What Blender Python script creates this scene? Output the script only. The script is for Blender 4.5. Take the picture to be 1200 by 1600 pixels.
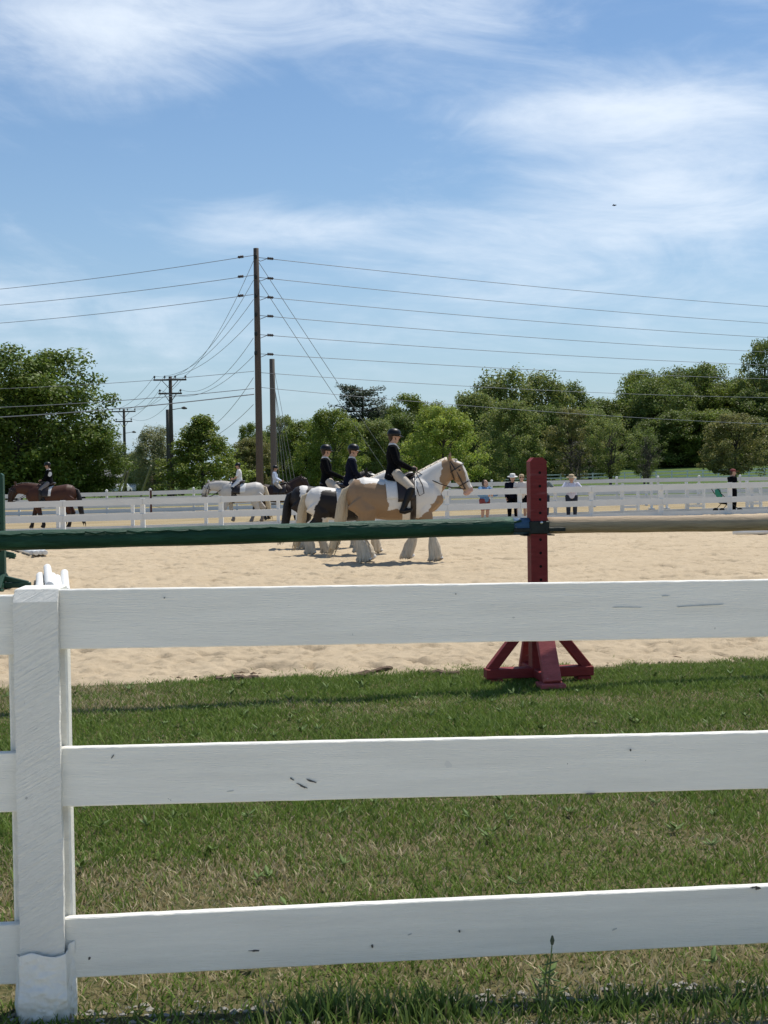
import bpy, math, random
import numpy as np
from mathutils import Vector, Matrix

random.seed(7)
rng = np.random.default_rng(7)
for o in list(bpy.data.objects):
    bpy.data.objects.remove(o)
S = bpy.context.scene
COL = S.collection
R = math.radians

# ------------------------------------------------------------------ camera
FP, CX, CY, HC = 2000.0, 600.0, 800.0, 1.38      # focal length in photo pixels, centre, eye height
PITCH, ROLL = math.atan(54 / FP), R(0.8)
FW = Vector((0, math.cos(PITCH), -math.sin(PITCH)))
U0 = Vector((0, math.sin(PITCH), math.cos(PITCH)))
R0 = Vector((1, 0, 0))
RT = R0 * math.cos(ROLL) - U0 * math.sin(ROLL)
UP = U0 * math.cos(ROLL) + R0 * math.sin(ROLL)
CAM = Vector((0, 0, HC))
cd = bpy.data.cameras.new('camera')
cam = bpy.data.objects.new('camera', cd)
COL.objects.link(cam)
m = Matrix((RT, UP, -FW)).transposed().to_4x4()
m.translation = CAM
cam.matrix_world = m
cd.sensor_fit = 'VERTICAL'
cd.sensor_height = 32.0
cd.sensor_width = 24.0
cd.lens = 32.0 * FP / 1600.0
cd.clip_start = 0.1
cd.clip_end = 6000
S.camera = cam
S.render.resolution_x, S.render.resolution_y = 768, 1024

# ------------------------------------------------------------------ sky, sun, exposure
SUN_EL, SUN_AZ = R(62), R(35)                    # azimuth from +Y (view direction) towards +X
W = bpy.data.worlds.new('World')
S.world = W
W.use_nodes = True
nt = W.node_tree
nt.nodes.clear()


def nd(tree, typ, **kw):
    n = tree.nodes.new(typ)
    for k, v in kw.items():
        if k == 'inp':
            for kk, vv in v.items():
                n.inputs[kk].default_value = vv
        else:
            setattr(n, k, v)
    return n


def mth(tree, op, a, b=None, c=None, clamp=False):
    n = tree.nodes.new('ShaderNodeMath')
    n.operation = op
    n.use_clamp = clamp
    for i, v in enumerate((a, b, c)):
        if v is None:
            continue
        if isinstance(v, (int, float)):
            n.inputs[i].default_value = v
        else:
            tree.links.new(v, n.inputs[i])
    return n.outputs[0]


sky = nd(nt, 'ShaderNodeTexSky', sky_type='NISHITA', sun_disc=False, sun_elevation=SUN_EL,
         sun_rotation=SUN_AZ, altitude=0.0, air_density=1.0, dust_density=0.25, ozone_density=2.6)
tc = nd(nt, 'ShaderNodeTexCoord')
sp = nd(nt, 'ShaderNodeSeparateXYZ')
nt.links.new(tc.outputs['Generated'], sp.inputs[0])
az = mth(nt, 'ARCTAN2', sp.outputs[0], sp.outputs[1])
el = mth(nt, 'ARCSINE', sp.outputs[2])
# cloud noise, streaked sideways, on a flat layer seen from below
den = mth(nt, 'ADD', mth(nt, 'MAXIMUM', sp.outputs[2], 0.0), 0.16)
px_ = mth(nt, 'DIVIDE', sp.outputs[0], den)
py_ = mth(nt, 'DIVIDE', sp.outputs[1], den)
cv = nd(nt, 'ShaderNodeCombineXYZ')
nt.links.new(mth(nt, 'MULTIPLY', px_, 1.0), cv.inputs[0])
nt.links.new(mth(nt, 'MULTIPLY', py_, 1.5), cv.inputs[1])
n1 = nd(nt, 'ShaderNodeTexNoise', inp={'Scale': 1.7, 'Detail': 10.0, 'Roughness': 0.60, 'Distortion': 0.35})
nt.links.new(cv.outputs[0], n1.inputs['Vector'])
cv2 = nd(nt, 'ShaderNodeCombineXYZ')
nt.links.new(mth(nt, 'ADD', mth(nt, 'MULTIPLY', az, 6.5), mth(nt, 'MULTIPLY', el, 6.0)), cv2.inputs[0])
nt.links.new(mth(nt, 'MULTIPLY', el, 17.0), cv2.inputs[1])
n2 = nd(nt, 'ShaderNodeTexNoise', inp={'Scale': 1.0, 'Detail': 10.0, 'Roughness': 0.62, 'Distortion': 1.1})
nt.links.new(cv2.outputs[0], n2.inputs['Vector'])
dens = mth(nt, 'ADD', mth(nt, 'MULTIPLY', n1.outputs['Fac'], 0.65), mth(nt, 'MULTIPLY', n2.outputs['Fac'], 0.65))
dens = mth(nt, 'SUBTRACT', dens, 0.685)
for X, Y, rx, ry, w in ((120, 60, 330, 100, .42), (560, 60, 330, 80, .26), (930, 205, 240, 50, .42), (1060, 330, 300, 95, .50),
                        (430, 362, 150, 32, .36), (60, 500, 260, 55, .20), (760, 480, 520, 70, .12), (560, 260, 330, 70, -.16),
                        (1050, 60, 200, 50, -.05), (150, 270, 260, 60, -.14), (1190, 70, 90, 25, .2)):
    a0, e0 = (X - 600) / 2000, (746 - Y) / 2000
    da = mth(nt, 'POWER', mth(nt, 'ABSOLUTE', mth(nt, 'DIVIDE', mth(nt, 'SUBTRACT', az, a0), rx / 2000)), 2.0)
    de = mth(nt, 'POWER', mth(nt, 'ABSOLUTE', mth(nt, 'DIVIDE', mth(nt, 'SUBTRACT', el, e0), ry / 2000)), 2.0)
    g = mth(nt, 'EXPONENT', mth(nt, 'MULTIPLY', mth(nt, 'ADD', da, de), -1.0))
    dens = mth(nt, 'ADD', dens, mth(nt, 'MULTIPLY', g, w * 0.85))
mr = nd(nt, 'ShaderNodeMapRange', interpolation_type='SMOOTHSTEP',
        inp={'From Min': -0.10, 'From Max': 0.56, 'To Min': 0.0, 'To Max': 0.9})
nt.links.new(dens, mr.inputs['Value'])
mixc = nd(nt, 'ShaderNodeMix', data_type='RGBA')
nt.links.new(mr.outputs[0], mixc.inputs[0])
skyhs = nd(nt, 'ShaderNodeHueSaturation', inp={'Saturation': 1.12, 'Value': 1.0})
nt.links.new(sky.outputs[0], skyhs.inputs['Color'])
# even whitish-blue haze low in the sky, all round
hz = nd(nt, 'ShaderNodeMix', data_type='RGBA')
nt.links.new(mth(nt, 'MULTIPLY', mth(nt, 'EXPONENT', mth(nt, 'MULTIPLY', mth(nt, 'MAXIMUM', el, 0.0), -7.0)), 0.95), hz.inputs[0])
nt.links.new(skyhs.outputs[0], hz.inputs[6])
hz.inputs[7].default_value = (3.5, 4.9, 6.2, 1)
nt.links.new(hz.outputs[2], mixc.inputs[6])
mixc.inputs[7].default_value = (7.8, 8.6, 9.6, 1)
bg = nd(nt, 'ShaderNodeBackground', inp={'Strength': 0.100})
nt.links.new(mixc.outputs[2], bg.inputs[0])
wo = nd(nt, 'ShaderNodeOutputWorld')
nt.links.new(bg.outputs[0], wo.inputs[0])

sd = bpy.data.lights.new('sun', 'SUN')
sd.energy = 4.4
sd.angle = R(0.53)
sd.color = (1.0, 0.95, 0.87)
sun = bpy.data.objects.new('sun', sd)
COL.objects.link(sun)
sun_dir = Vector((math.sin(SUN_AZ) * math.cos(SUN_EL), math.cos(SUN_AZ) * math.cos(SUN_EL), math.sin(SUN_EL)))
sun.rotation_euler = sun_dir.to_track_quat('Z', 'Y').to_euler()
sun.location = (0, 0, 60)
S.view_settings.view_transform = 'Standard'
S.view_settings.look = 'None'
S.view_settings.gamma = 1.0
S.view_settings.exposure = 0.17
S.view_settings.use_curve_mapping = False
S.render.engine = 'CYCLES'


# ------------------------------------------------------------------ pixels to directions, terrain
def ray(X, Y):
    return FW * FP + RT * (X - CX) - UP * (Y - CY)


def at(X, Y, depth):                              # the point on a pixel's line of sight at a known distance
    d = ray(X, Y)
    return CAM + d * (depth / d.y)


def horizon(X):
    return 746 - (X - 600) * math.tan(ROLL)


def sstep(a, b, x):
    t = np.clip((np.asarray(x, dtype=float) - a) / (b - a), 0, 1)
    return t * t * (3 - 2 * t)


def vnoise(x, y, seed=0):                         # smooth value noise, -1..1
    x = np.asarray(x, float); y = np.asarray(y, float)
    xi = np.floor(x); yi = np.floor(y)
    fx = x - xi; fy = y - yi
    fx = fx * fx * (3 - 2 * fx); fy = fy * fy * (3 - 2 * fy)

    def h(a, b):
        v = np.sin(a * 127.1 + b * 311.7 + seed * 74.7) * 43758.5453
        return v - np.floor(v)
    a = h(xi, yi); b = h(xi + 1, yi); c = h(xi, yi + 1); d = h(xi + 1, yi + 1)
    return ((a * (1 - fx) + b * fx) * (1 - fy) + (c * (1 - fx) + d * fx) * fy) * 2 - 1


def fbm(x, y, seed=0, oct=4, gain=0.5):
    s = 0; a = 1; n = 0
    for i in range(oct):
        s = s + a * vnoise(x * 2 ** i, y * 2 ** i, seed + i * 3)
        n += a
        a *= gain
    return s / n


def hgt(x, y):                                    # the lie of the land
    x = np.asarray(x, float); y = np.asarray(y, float)
    z = sstep(24, 40, y) * (-0.16 + 0.0113 * np.clip(x, -20, 14))
    z = z - sstep(42, 60, y) * 0.06
    z = z + sstep(150, 290, y) * 4.2 * sstep(-10, 70, x)
    return z


def yb(x):                                        # where the lawn ends and the sand starts
    x = np.asarray(x, float)
    return 8.60 + (x + 2.1) * 0.151 + 0.10 * fbm(x * 1.3, x * 0 + 3.3, 5, 4, 0.6)


def H(x, y):
    return float(hgt(x, y))


def gnd(X, Y):                                    # pixel on the flat ground
    d = ray(X, Y)
    return CAM + d * (-CAM.z / d.z)


# ------------------------------------------------------------------ materials
MATS = {}


def mat(name, col, rough=0.7, var=0.12, nscale=6.0, bump=0.0, bscale=40.0, stretch=(1, 1, 1), spec=0.3, metal=0.0,
        col2=None, c2scale=3.0, c2thr=(0.5, 0.6), attr=None, trans=0.0, detail=5.0):
    m = bpy.data.materials.new(name)
    m.use_nodes = True
    t = m.node_tree
    b = t.nodes['Principled BSDF']
    b.inputs['Roughness'].default_value = rough
    b.inputs['Metallic'].default_value = metal
    b.inputs['Specular IOR Level'].default_value = spec
    c = nd(t, 'ShaderNodeTexCoord')
    oi = nd(t, 'ShaderNodeObjectInfo')
    mp = nd(t, 'ShaderNodeMapping')
    mp.inputs['Scale'].default_value = stretch
    ad = nd(t, 'ShaderNodeVectorMath', operation='ADD')
    t.links.new(c.outputs['Object'], mp.inputs['Vector'])
    t.links.new(mp.outputs[0], ad.inputs[0])
    sc = nd(t, 'ShaderNodeVectorMath', operation='SCALE')
    sc.inputs[0].default_value = (37, 53, 71)
    t.links.new(oi.outputs['Random'], sc.inputs['Scale'])
    t.links.new(sc.outputs[0], ad.inputs[1])
    n = nd(t, 'ShaderNodeTexNoise', inp={'Scale': nscale, 'Detail': detail, 'Roughness': 0.6})
    t.links.new(ad.outputs[0], n.inputs['Vector'])
    hs = nd(t, 'ShaderNodeHueSaturation')
    val = mth(t, 'ADD', mth(t, 'MULTIPLY', mth(t, 'SUBTRACT', n.outputs['Fac'], 0.5), var * 4), 1.0)
    t.links.new(val, hs.inputs['Value'])
    if attr:
        a = nd(t, 'ShaderNodeAttribute', attribute_name=attr)
        src = a.outputs['Color']
    else:
        rgb = nd(t, 'ShaderNodeRGB')
        rgb.outputs[0].default_value = (*col, 1)
        src = rgb.outputs[0]
        if col2:
            n3 = nd(t, 'ShaderNodeTexNoise', inp={'Scale': c2scale, 'Detail': 6.0, 'Roughness': 0.6})
            t.links.new(ad.outputs[0], n3.inputs['Vector'])
            m3 = nd(t, 'ShaderNodeMapRange', inp={'From Min': c2thr[0], 'From Max': c2thr[1]})
            t.links.new(n3.outputs['Fac'], m3.inputs['Value'])
            mx = nd(t, 'ShaderNodeMix', data_type='RGBA')
            t.links.new(m3.outputs[0], mx.inputs[0])
            t.links.new(src, mx.inputs[6])
            mx.inputs[7].default_value = (*col2, 1)
            src = mx.outputs[2]
    t.links.new(src, hs.inputs['Color'])
    t.links.new(hs.outputs[0], b.inputs['Base Color'])
    if bump:
        nb = nd(t, 'ShaderNodeTexNoise', inp={'Scale': bscale, 'Detail': 6.0, 'Roughness': 0.6})
        t.links.new(ad.outputs[0], nb.inputs['Vector'])
        bp = nd(t, 'ShaderNodeBump', inp={'Strength': bump, 'Distance': 0.02})
        t.links.new(nb.outputs['Fac'], bp.inputs['Height'])
        t.links.new(bp.outputs[0], b.inputs['Normal'])
    if trans:
        tr = nd(t, 'ShaderNodeBsdfTranslucent')
        t.links.new(hs.outputs[0], tr.inputs[0])
        mx = nd(t, 'ShaderNodeMixShader')
        mx.inputs[0].default_value = trans
        t.links.new(b.outputs[0], mx.inputs[1])
        t.links.new(tr.outputs[0], mx.inputs[2])
        t.links.new(mx.outputs[0], t.nodes['Material Output'].inputs[0])
    MATS[name] = m
    return m


def add_specks(m, col, scale, thr, gate=0.62):    # small chips in the paint, each with a shape of its own
    t = m.node_tree
    b = t.nodes['Principled BSDF']
    src = b.inputs['Base Color'].links[0].from_socket
    c = nd(t, 'ShaderNodeTexCoord')
    oi = nd(t, 'ShaderNodeObjectInfo')
    sc = nd(t, 'ShaderNodeVectorMath', operation='SCALE')
    sc.inputs[0].default_value = (11, 17, 23)
    t.links.new(oi.outputs['Random'], sc.inputs['Scale'])
    ad = nd(t, 'ShaderNodeVectorMath', operation='ADD')
    t.links.new(c.outputs['Object'], ad.inputs[0])
    t.links.new(sc.outputs[0], ad.inputs[1])
    nz = nd(t, 'ShaderNodeTexNoise', inp={'Scale': scale * 6, 'Detail': 3.0})
    t.links.new(ad.outputs[0], nz.inputs['Vector'])
    ws = nd(t, 'ShaderNodeVectorMath', operation='SCALE')
    ws.inputs['Scale'].default_value = 0.25 / scale
    t.links.new(nz.outputs['Color'], ws.inputs[0])
    a2 = nd(t, 'ShaderNodeVectorMath', operation='ADD')
    t.links.new(ad.outputs[0], a2.inputs[0])
    t.links.new(ws.outputs[0], a2.inputs[1])
    vo = nd(t, 'ShaderNodeTexVoronoi', inp={'Scale': scale})
    t.links.new(a2.outputs[0], vo.inputs['Vector'])
    sx = nd(t, 'ShaderNodeSeparateColor')
    t.links.new(vo.outputs['Color'], sx.inputs[0])
    rad = mth(t, 'MULTIPLY', mth(t, 'MAXIMUM', mth(t, 'SUBTRACT', sx.outputs[0], gate), 0.0), thr / (1 - gate))
    f = mth(t, 'LESS_THAN', vo.outputs['Distance'], rad)
    mx = nd(t, 'ShaderNodeMix', data_type='RGBA')
    t.links.new(mth(t, 'MULTIPLY', f, sx.outputs[1]), mx.inputs[0])
    t.links.new(src, mx.inputs[6])
    mx.inputs[7].default_value = (*col, 1)
    t.links.new(mx.outputs[2], b.inputs['Base Color'])


WHITE = mat('white_board_paint', (.82, .80, .715), .55, .075, 3.0, .35, 30, (0.8, 6, 12), .35)
add_specks(WHITE, (.16, .16, .14), 24, .13, .86)
add_specks(WHITE, (.5, .51, .49), 9, .10, .80)
# rough-sawn board: diagonal saw marks
SAWN = mat('rough_sawn_white_paint', (.80, .78, .70), .6, .05, 4.0, .2, 60, (1, 1, 1), .3)
add_specks(SAWN, (.2, .2, .18), 22, .13, .75)
t_ = SAWN.node_tree
c_ = nd(t_, 'ShaderNodeTexCoord')
mp_ = nd(t_, 'ShaderNodeMapping')
mp_.inputs['Scale'].default_value = (.8, 1, 30)
mr_ = nd(t_, 'ShaderNodeMapping')
mr_.inputs['Rotation'].default_value = (0, R(29), 0)
t_.links.new(c_.outputs['Object'], mr_.inputs['Vector'])
t_.links.new(mr_.outputs[0], mp_.inputs['Vector'])
nz_ = nd(t_, 'ShaderNodeTexNoise', inp={'Scale': 3.0, 'Detail': 5.0, 'Roughness': .8})
t_.links.new(mp_.outputs[0], nz_.inputs['Vector'])
bp_ = nd(t_, 'ShaderNodeBump', inp={'Strength': .75, 'Distance': .012})
t_.links.new(nz_.outputs['Fac'], bp_.inputs['Height'])
old_ = t_.nodes['Principled BSDF'].inputs['Normal'].links[0].from_socket
t_.links.new(old_, bp_.inputs['Normal'])
t_.links.new(bp_.outputs[0], t_.nodes['Principled BSDF'].inputs['Normal'])
WRAP = mat('crumpled_white_sheet', (.80, .78, .71), .45, .08, 9, .3, 50, spec=.4, col2=(.58, .56, .50), c2scale=14, c2thr=(.6, .68))
FARWHITE = mat('far_fence_white', (.74, .75, .73), .6, .06, 2.0)
CHIP = mat('bare_weathered_wood', (.10, .095, .085), .9, .3, 60)
BLACKRUB = mat('black_rubber', (.01, .01, .01), .5)
REDP = mat('dark_red_paint', (.235, .036, .034), .6, .2, 9, .25, 50, (1, 1, 6), .15, col2=(.27, .085, .085), c2scale=4, c2thr=(.6, .78))
REDL = mat('paler_red_paint', (.40, .105, .10), .75, .2, 14, .3, 60, (1, 1, 3), .12, col2=(.40, .22, .20), c2scale=16, c2thr=(.62, .72))  # paler red for the front and back braces and their feet
GRNP = mat('green_pole_paint', (.019, .066, .036), .55, .35, 7, .5, 22, (.5, 3, 3), .22, col2=(.045, .125, .075), c2scale=5, c2thr=(.55, .7))
GRND = mat('dark_green_paint', (.012, .055, .034), .5, .2, 6, .2, 40)
BLUP = mat('blue_end_paint', (.05, .11, .19), .8, .25, 18, .3, 40, col2=(.45, .42, .3), c2scale=30, c2thr=(.62, .68))
WOOD = mat('bare_wood_pole', (.42, .32, .21), .75, .22, 9, .4, 30, (.5, 6, 6), .25, col2=(.20, .14, .08), c2scale=3.2, c2thr=(.56, .75))
IRON = mat('dark_iron', (.03, .035, .032), .5, .3, 30, .2, 60, metal=.6)
HOLE = mat('hole_dark', (.004, .003, .003), .9)
BRIGHT = mat('bright_metal', (.6, .6, .6), .3, metal=1.0)
POLEW = mat('treated_pole_wood', (.105, .085, .07), .85, .2, 5, .4, 30, (3, 3, .3), .2)
STUBW = mat('weathered_stub_pole', (.13, .115, .10), .85, .2, 5, .3, 30, (3, 3, .3), .2)
WIRE = mat('wire_metal', (.22, .24, .26), .5, .05)
INSUL = mat('insulator', (.07, .06, .06), .35)
YELG = mat('yellow_guy_guard', (.62, .47, .10), .5)
BARK = mat('bark', (.075, .06, .05), .9, .3, 3, .5, 12)


def leafmat(name, col, tr=.42):
    m = mat(name, col, .55, .0, 1.0, spec=.25, attr='Col', trans=tr)
    # the mesh colour is a light-to-dark leaf tint round 1; the tree's own hue comes from here
    t = m.node_tree
    a = [n for n in t.nodes if n.type == 'ATTRIBUTE'][0]
    hs = [n for n in t.nodes if n.type == 'HUE_SAT'][0]
    mx = nd(t, 'ShaderNodeMix', data_type='RGBA', blend_type='MULTIPLY')
    mx.inputs[0].default_value = 1
    t.links.new(a.outputs['Color'], mx.inputs[6])
    mx.inputs[7].default_value = (*col, 1)
    t.links.new(mx.outputs[2], hs.inputs['Color'])
    for l in list(hs.inputs['Value'].links):
        t.links.remove(l)
    hs.inputs['Value'].default_value = 1.0
    return m


LEAF = {
    'deep': leafmat('leaf_deep_green', (.150, .205, .052)),
    'green': leafmat('leaf_fresh_green', (.185, .245, .048)),
    'bright': leafmat('leaf_bright_green', (.28, .36, .07)),
    'maple': leafmat('leaf_maple_green', (.125, .185, .034), .32),
    'olive': leafmat('leaf_olive', (.205, .255, .075)),
    'brown': leafmat('leaf_brownish', (.215, .225, .08)),
    'pale': leafmat('leaf_pale', (.27, .29, .15)),
    'grey': leafmat('twig_grey', (.150, .130, .115), .1),
    'pine': leafmat('needle_dark', (.095, .12, .075), .25),
}


# ------------------------------------------------------------------ mesh helpers
def tag(o, label=None, cat=None, group=None, kind=None):
    if label: o['label'] = label
    if cat: o['category'] = cat
    if group: o['group'] = group
    if kind: o['kind'] = kind
    return o


def thing(name, label, cat, loc=(0, 0, 0), rz=0.0, group=None):
    o = bpy.data.objects.new(name, None)
    o.empty_display_size = .2
    COL.objects.link(o)
    o.location = loc
    o.rotation_euler = (0, 0, rz)
    return tag(o, label, cat, group)


def link(name, me, material, parent=None, smooth=False):
    o = bpy.data.objects.new(name, me)
    COL.objects.link(o)
    if material and not me.materials:
        me.materials.append(material)
    if parent: o.parent = parent
    if smooth:
        me.polygons.foreach_set('use_smooth', [True] * len(me.polygons))
    return o


class MB:
    def __init__(s):
        s.v = []; s.f = []

    def add(s, vs, fs):
        k = len(s.v)
        s.v += [tuple(v) for v in vs]
        s.f += [tuple(i + k for i in f) for f in fs]
        return s

    def box(s, c, d, rot=None, bev=0.0):
        hx, hy, hz = d[0] / 2, d[1] / 2, d[2] / 2
        c = Vector(c)
        M = rot if rot is not None else Matrix.Identity(3)
        if bev <= 0:
            vs = [c + M @ Vector((x * hx, y * hy, z * hz)) for x in (-1, 1) for y in (-1, 1) for z in (-1, 1)]
            fs = [(0, 1, 3, 2), (4, 6, 7, 5), (0, 4, 5, 1), (2, 3, 7, 6), (0, 2, 6, 4), (1, 5, 7, 3)]
            return s.add(vs, fs)
        vs = []; ids = {}
        for ix, x in enumerate((-1, 1)):
            for iy, y in enumerate((-1, 1)):
                for iz, z in enumerate((-1, 1)):
                    for a in range(3):
                        p = [x * (hx - bev), y * (hy - bev), z * (hz - bev)]
                        p[a] = (x * hx, y * hy, z * hz)[a]
                        ids[(ix, iy, iz, a)] = len(vs)
                        vs.append(c + M @ Vector(p))
        fs = []
        for a in range(3):
            b, d2 = (a + 1) % 3, (a + 2) % 3
            for sgn in (0, 1):
                q = []
                for (i, j) in ((0, 0), (1, 0), (1, 1), (0, 1)):
                    k = [0, 0, 0]; k[a] = sgn; k[b] = i; k[d2] = j
                    q.append(ids[(*k, a)])
                fs.append(tuple(q if sgn else q[::-1]))
        for a in range(3):                          # edge chamfers along axis a
            b, d2 = (a + 1) % 3, (a + 2) % 3
            for i in (0, 1):
                for j in (0, 1):
                    k0 = [0, 0, 0]; k1 = [0, 0, 0]
                    k0[a] = 0; k1[a] = 1
                    k0[b] = k1[b] = i; k0[d2] = k1[d2] = j
                    q = (ids[(*k0, b)], ids[(*k1, b)], ids[(*k1, d2)], ids[(*k0, d2)])
                    fs.append(q if i != j else q[::-1])
        for i in (0, 1):
            for j in (0, 1):
                for k in (0, 1):
                    q = tuple(ids[(i, j, k, a)] for a in range(3))
                    fs.append(q if (i + j + k) % 2 else q[::-1])
        return s.add(vs, fs)

    def beam(s, p, q, w, h, bev=0.0, upv=(0, 0, 1)):  # box from p to q, w sideways, h along up
        p = Vector(p); q = Vector(q)
        x = (q - p).normalized()
        y = Vector(upv).cross(x).normalized()
        z = x.cross(y)
        M = Matrix((x, y, z)).transposed()
        return s.box((p + q) / 2, ((q - p).length, w, h), M, bev)

    def loft(s, pts, rad, n=10, side=None, cap=True, dome=0.5, jit=0.0):
        pts = [Vector(p) for p in pts]
        rad = [(r, r) if isinstance(r, (int, float)) else r for r in rad]
        N = len(pts)
        tans = []
        for i in range(N):
            a = pts[max(i - 1, 0)]; b = pts[min(i + 1, N - 1)]
            tans.append((b - a).normalized())
        if cap and dome > 0:                        # rounded ends
            p0, p1 = [], []
            r0, r1 = [], []
            for k in (0.97, 0.75, 0.3):
                cc = math.sqrt(max(0, 1 - k * k))
                p0.append(pts[0] - tans[0] * (min(rad[0]) * dome * k)); r0.append((rad[0][0] * cc, rad[0][1] * cc))
                p1.append(pts[-1] + tans[-1] * (min(rad[-1]) * dome * k)); r1.append((rad[-1][0] * cc, rad[-1][1] * cc))
            pts = p0 + pts + p1[::-1]
            rad = r0 + rad + r1[::-1]
            tans = [tans[0]] * 3 + tans + [tans[-1]] * 3
        vs = []; fs = []
        sv = Vector(side) if side else None
        prev = None
        for p, r, t in zip(pts, rad, tans):
            if sv is not None:
                a = (sv - t * sv.dot(t))
            elif prev is None:
                a = Vector((0, 0, 1)) if abs(t.z) < .9 else Vector((1, 0, 0))
                a = a - t * a.dot(t)
            else:
                a = prev - t * prev.dot(t)
            a.normalize()
            prev = a
            b = t.cross(a)
            for k in range(n):
                an = 2 * math.pi * k / n
                j = 1 + (random.uniform(-jit, jit) if jit else 0)
                vs.append(p + a * (r[0] * math.cos(an) * j) + b * (r[1] * math.sin(an) * j))
        M = len(pts)
        for i in range(M - 1):
            for k in range(n):
                k2 = (k + 1) % n
                fs.append((i * n + k, i * n + k2, (i + 1) * n + k2, (i + 1) * n + k))
        if cap:
            fs.append(tuple(range(n))[::-1])
            fs.append(tuple((M - 1) * n + k for k in range(n)))
        return s.add(vs, fs)

    def lathe(s, prof, n=16, c=(0, 0, 0)):
        vs = []; fs = []
        c = Vector(c)
        for r, z in prof:
            for k in range(n):
                a = 2 * math.pi * k / n
                vs.append(c + Vector((r * math.cos(a), r * math.sin(a), z)))
        for i in range(len(prof) - 1):
            for k in range(n):
                k2 = (k + 1) % n
                fs.append((i * n + k, i * n + k2, (i + 1) * n + k2, (i + 1) * n + k))
        fs.append(tuple(range(n))[::-1])
        fs.append(tuple((len(prof) - 1) * n + k for k in range(n)))
        return s.add(vs, fs)

    def mesh(s, name):
        me = bpy.data.meshes.new(name)
        me.from_pydata(s.v, [], s.f)
        me.update()
        return me

    def build(s, name, material, parent=None, smooth=False):
        return link(name, s.mesh(name), material, parent, smooth)


def np_mesh(name, v, quads=None, tris=None, cols=None):
    me = bpy.data.meshes.new(name)
    v = np.asarray(v, np.float32)
    loops = []; starts = []; tot = []
    k = 0
    if quads is not None and len(quads):
        loops.append(np.asarray(quads, np.int32).ravel()); nq = len(quads)
        starts.append(np.arange(nq) * 4); k = nq * 4
    if tris is not None and len(tris):
        loops.append(np.asarray(tris, np.int32).ravel()); starts.append(k + np.arange(len(tris)) * 3)
    loops = np.concatenate(loops); starts = np.concatenate(starts).astype(np.int32)
    me.vertices.add(len(v)); me.vertices.foreach_set('co', v.ravel())
    me.loops.add(len(loops)); me.loops.foreach_set('vertex_index', loops)
    me.polygons.add(len(starts)); me.polygons.foreach_set('loop_start', starts)
    me.update(calc_edges=True)
    if cols is not None:
        a = me.color_attributes.new('Col', 'FLOAT_COLOR', 'POINT')
        c4 = np.ones((len(v), 4), np.float32); c4[:, :3] = cols
        a.data.foreach_set('color', c4.ravel())
    return me


def grid_mesh(name, xs, ys, zs):                    # 2-D arrays
    r, c = xs.shape
    v = np.stack([xs.ravel(), ys.ravel(), zs.ravel()], 1)
    i = np.arange(r * c).reshape(r, c)
    q = np.stack([i[:-1, :-1].ravel(), i[:-1, 1:].ravel(), i[1:, 1:].ravel(), i[1:, :-1].ravel()], 1)
    return np_mesh(name, v, quads=q)


def solid(mb, voxel, smooth=3):                     # many overlapping lofts -> one continuous skin
    me = mb.mesh('tmp')
    o = bpy.data.objects.new('tmp', me)
    COL.objects.link(o)
    md = o.modifiers.new('r', 'REMESH'); md.mode = 'VOXEL'; md.voxel_size = voxel; md.use_smooth_shade = True
    ms = o.modifiers.new('s', 'SMOOTH'); ms.factor = .5; ms.iterations = smooth
    dg = bpy.context.evaluated_depsgraph_get()
    out = bpy.data.meshes.new_from_object(o.evaluated_get(dg))
    bpy.data.objects.remove(o)
    bpy.data.meshes.remove(me)
    out.polygons.foreach_set('use_smooth', [True] * len(out.polygons))
    return out


def paint(me, fn):
    n = len(me.vertices)
    co = np.zeros(n * 3, np.float32); me.vertices.foreach_get('co', co); co = co.reshape(-1, 3)
    c = np.ones((n, 4), np.float32); c[:, :3] = fn(co[:, 0], co[:, 1], co[:, 2])
    a = me.color_attributes.new('Col', 'FLOAT_COLOR', 'POINT')
    a.data.foreach_set('color', c.ravel())


#@@STRUCT
# ================================================================== ground and arena
gy = np.concatenate([np.linspace(-12, 2, 8), np.linspace(2.4, 10.5, 82), np.geomspace(11, 60, 46), np.geomspace(64, 1800, 50)])
gx = np.concatenate([-np.geomspace(1500, 5.2, 40), np.linspace(-5, 5, 81), np.geomspace(5.2, 1500, 40)])
XX, YY = np.meshgrid(gx, gy)
inar = sstep(0.05, 0.4, YY - yb(XX)) * (1 - sstep(43.5, 45, YY + 0 * XX)) * (1 - sstep(24, 25, np.abs(XX)))
ZZ = hgt(XX, YY) - 0.07 * inar
ZZ += np.where((YY > 60), 0.12 * fbm(XX * .05, YY * .05, 9, 3), 0)
ZZ += np.where(YY < 10, 0.008 * fbm(XX * 2, YY * 2, 2, 3), 0)
GM = bpy.data.materials.new('ground_grass_and_dirt'); GM.use_nodes = True
t = GM.node_tree; b = t.nodes['Principled BSDF']; b.inputs['Roughness'].default_value = .95
b.inputs['Specular IOR Level'].default_value = .1
c = nd(t, 'ShaderNodeTexCoord'); sx = nd(t, 'ShaderNodeSeparateXYZ'); t.links.new(c.outputs['Object'], sx.inputs[0])
na = nd(t, 'ShaderNodeTexNoise', inp={'Scale': 30.0, 'Detail': 6.0, 'Roughness': .7}); t.links.new(c.outputs['Object'], na.inputs['Vector'])
nb = nd(t, 'ShaderNodeTexNoise', inp={'Scale': .35, 'Detail': 8.0, 'Roughness': .65}); t.links.new(c.outputs['Object'], nb.inputs['Vector'])
cr = nd(t, 'ShaderNodeValToRGB')
cr.color_ramp.elements[0].position = .35; cr.color_ramp.elements[0].color = (.035, .055, .016, 1)
cr.color_ramp.elements[1].position = .68; cr.color_ramp.elements[1].color = (.21, .17, .085, 1)
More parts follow.
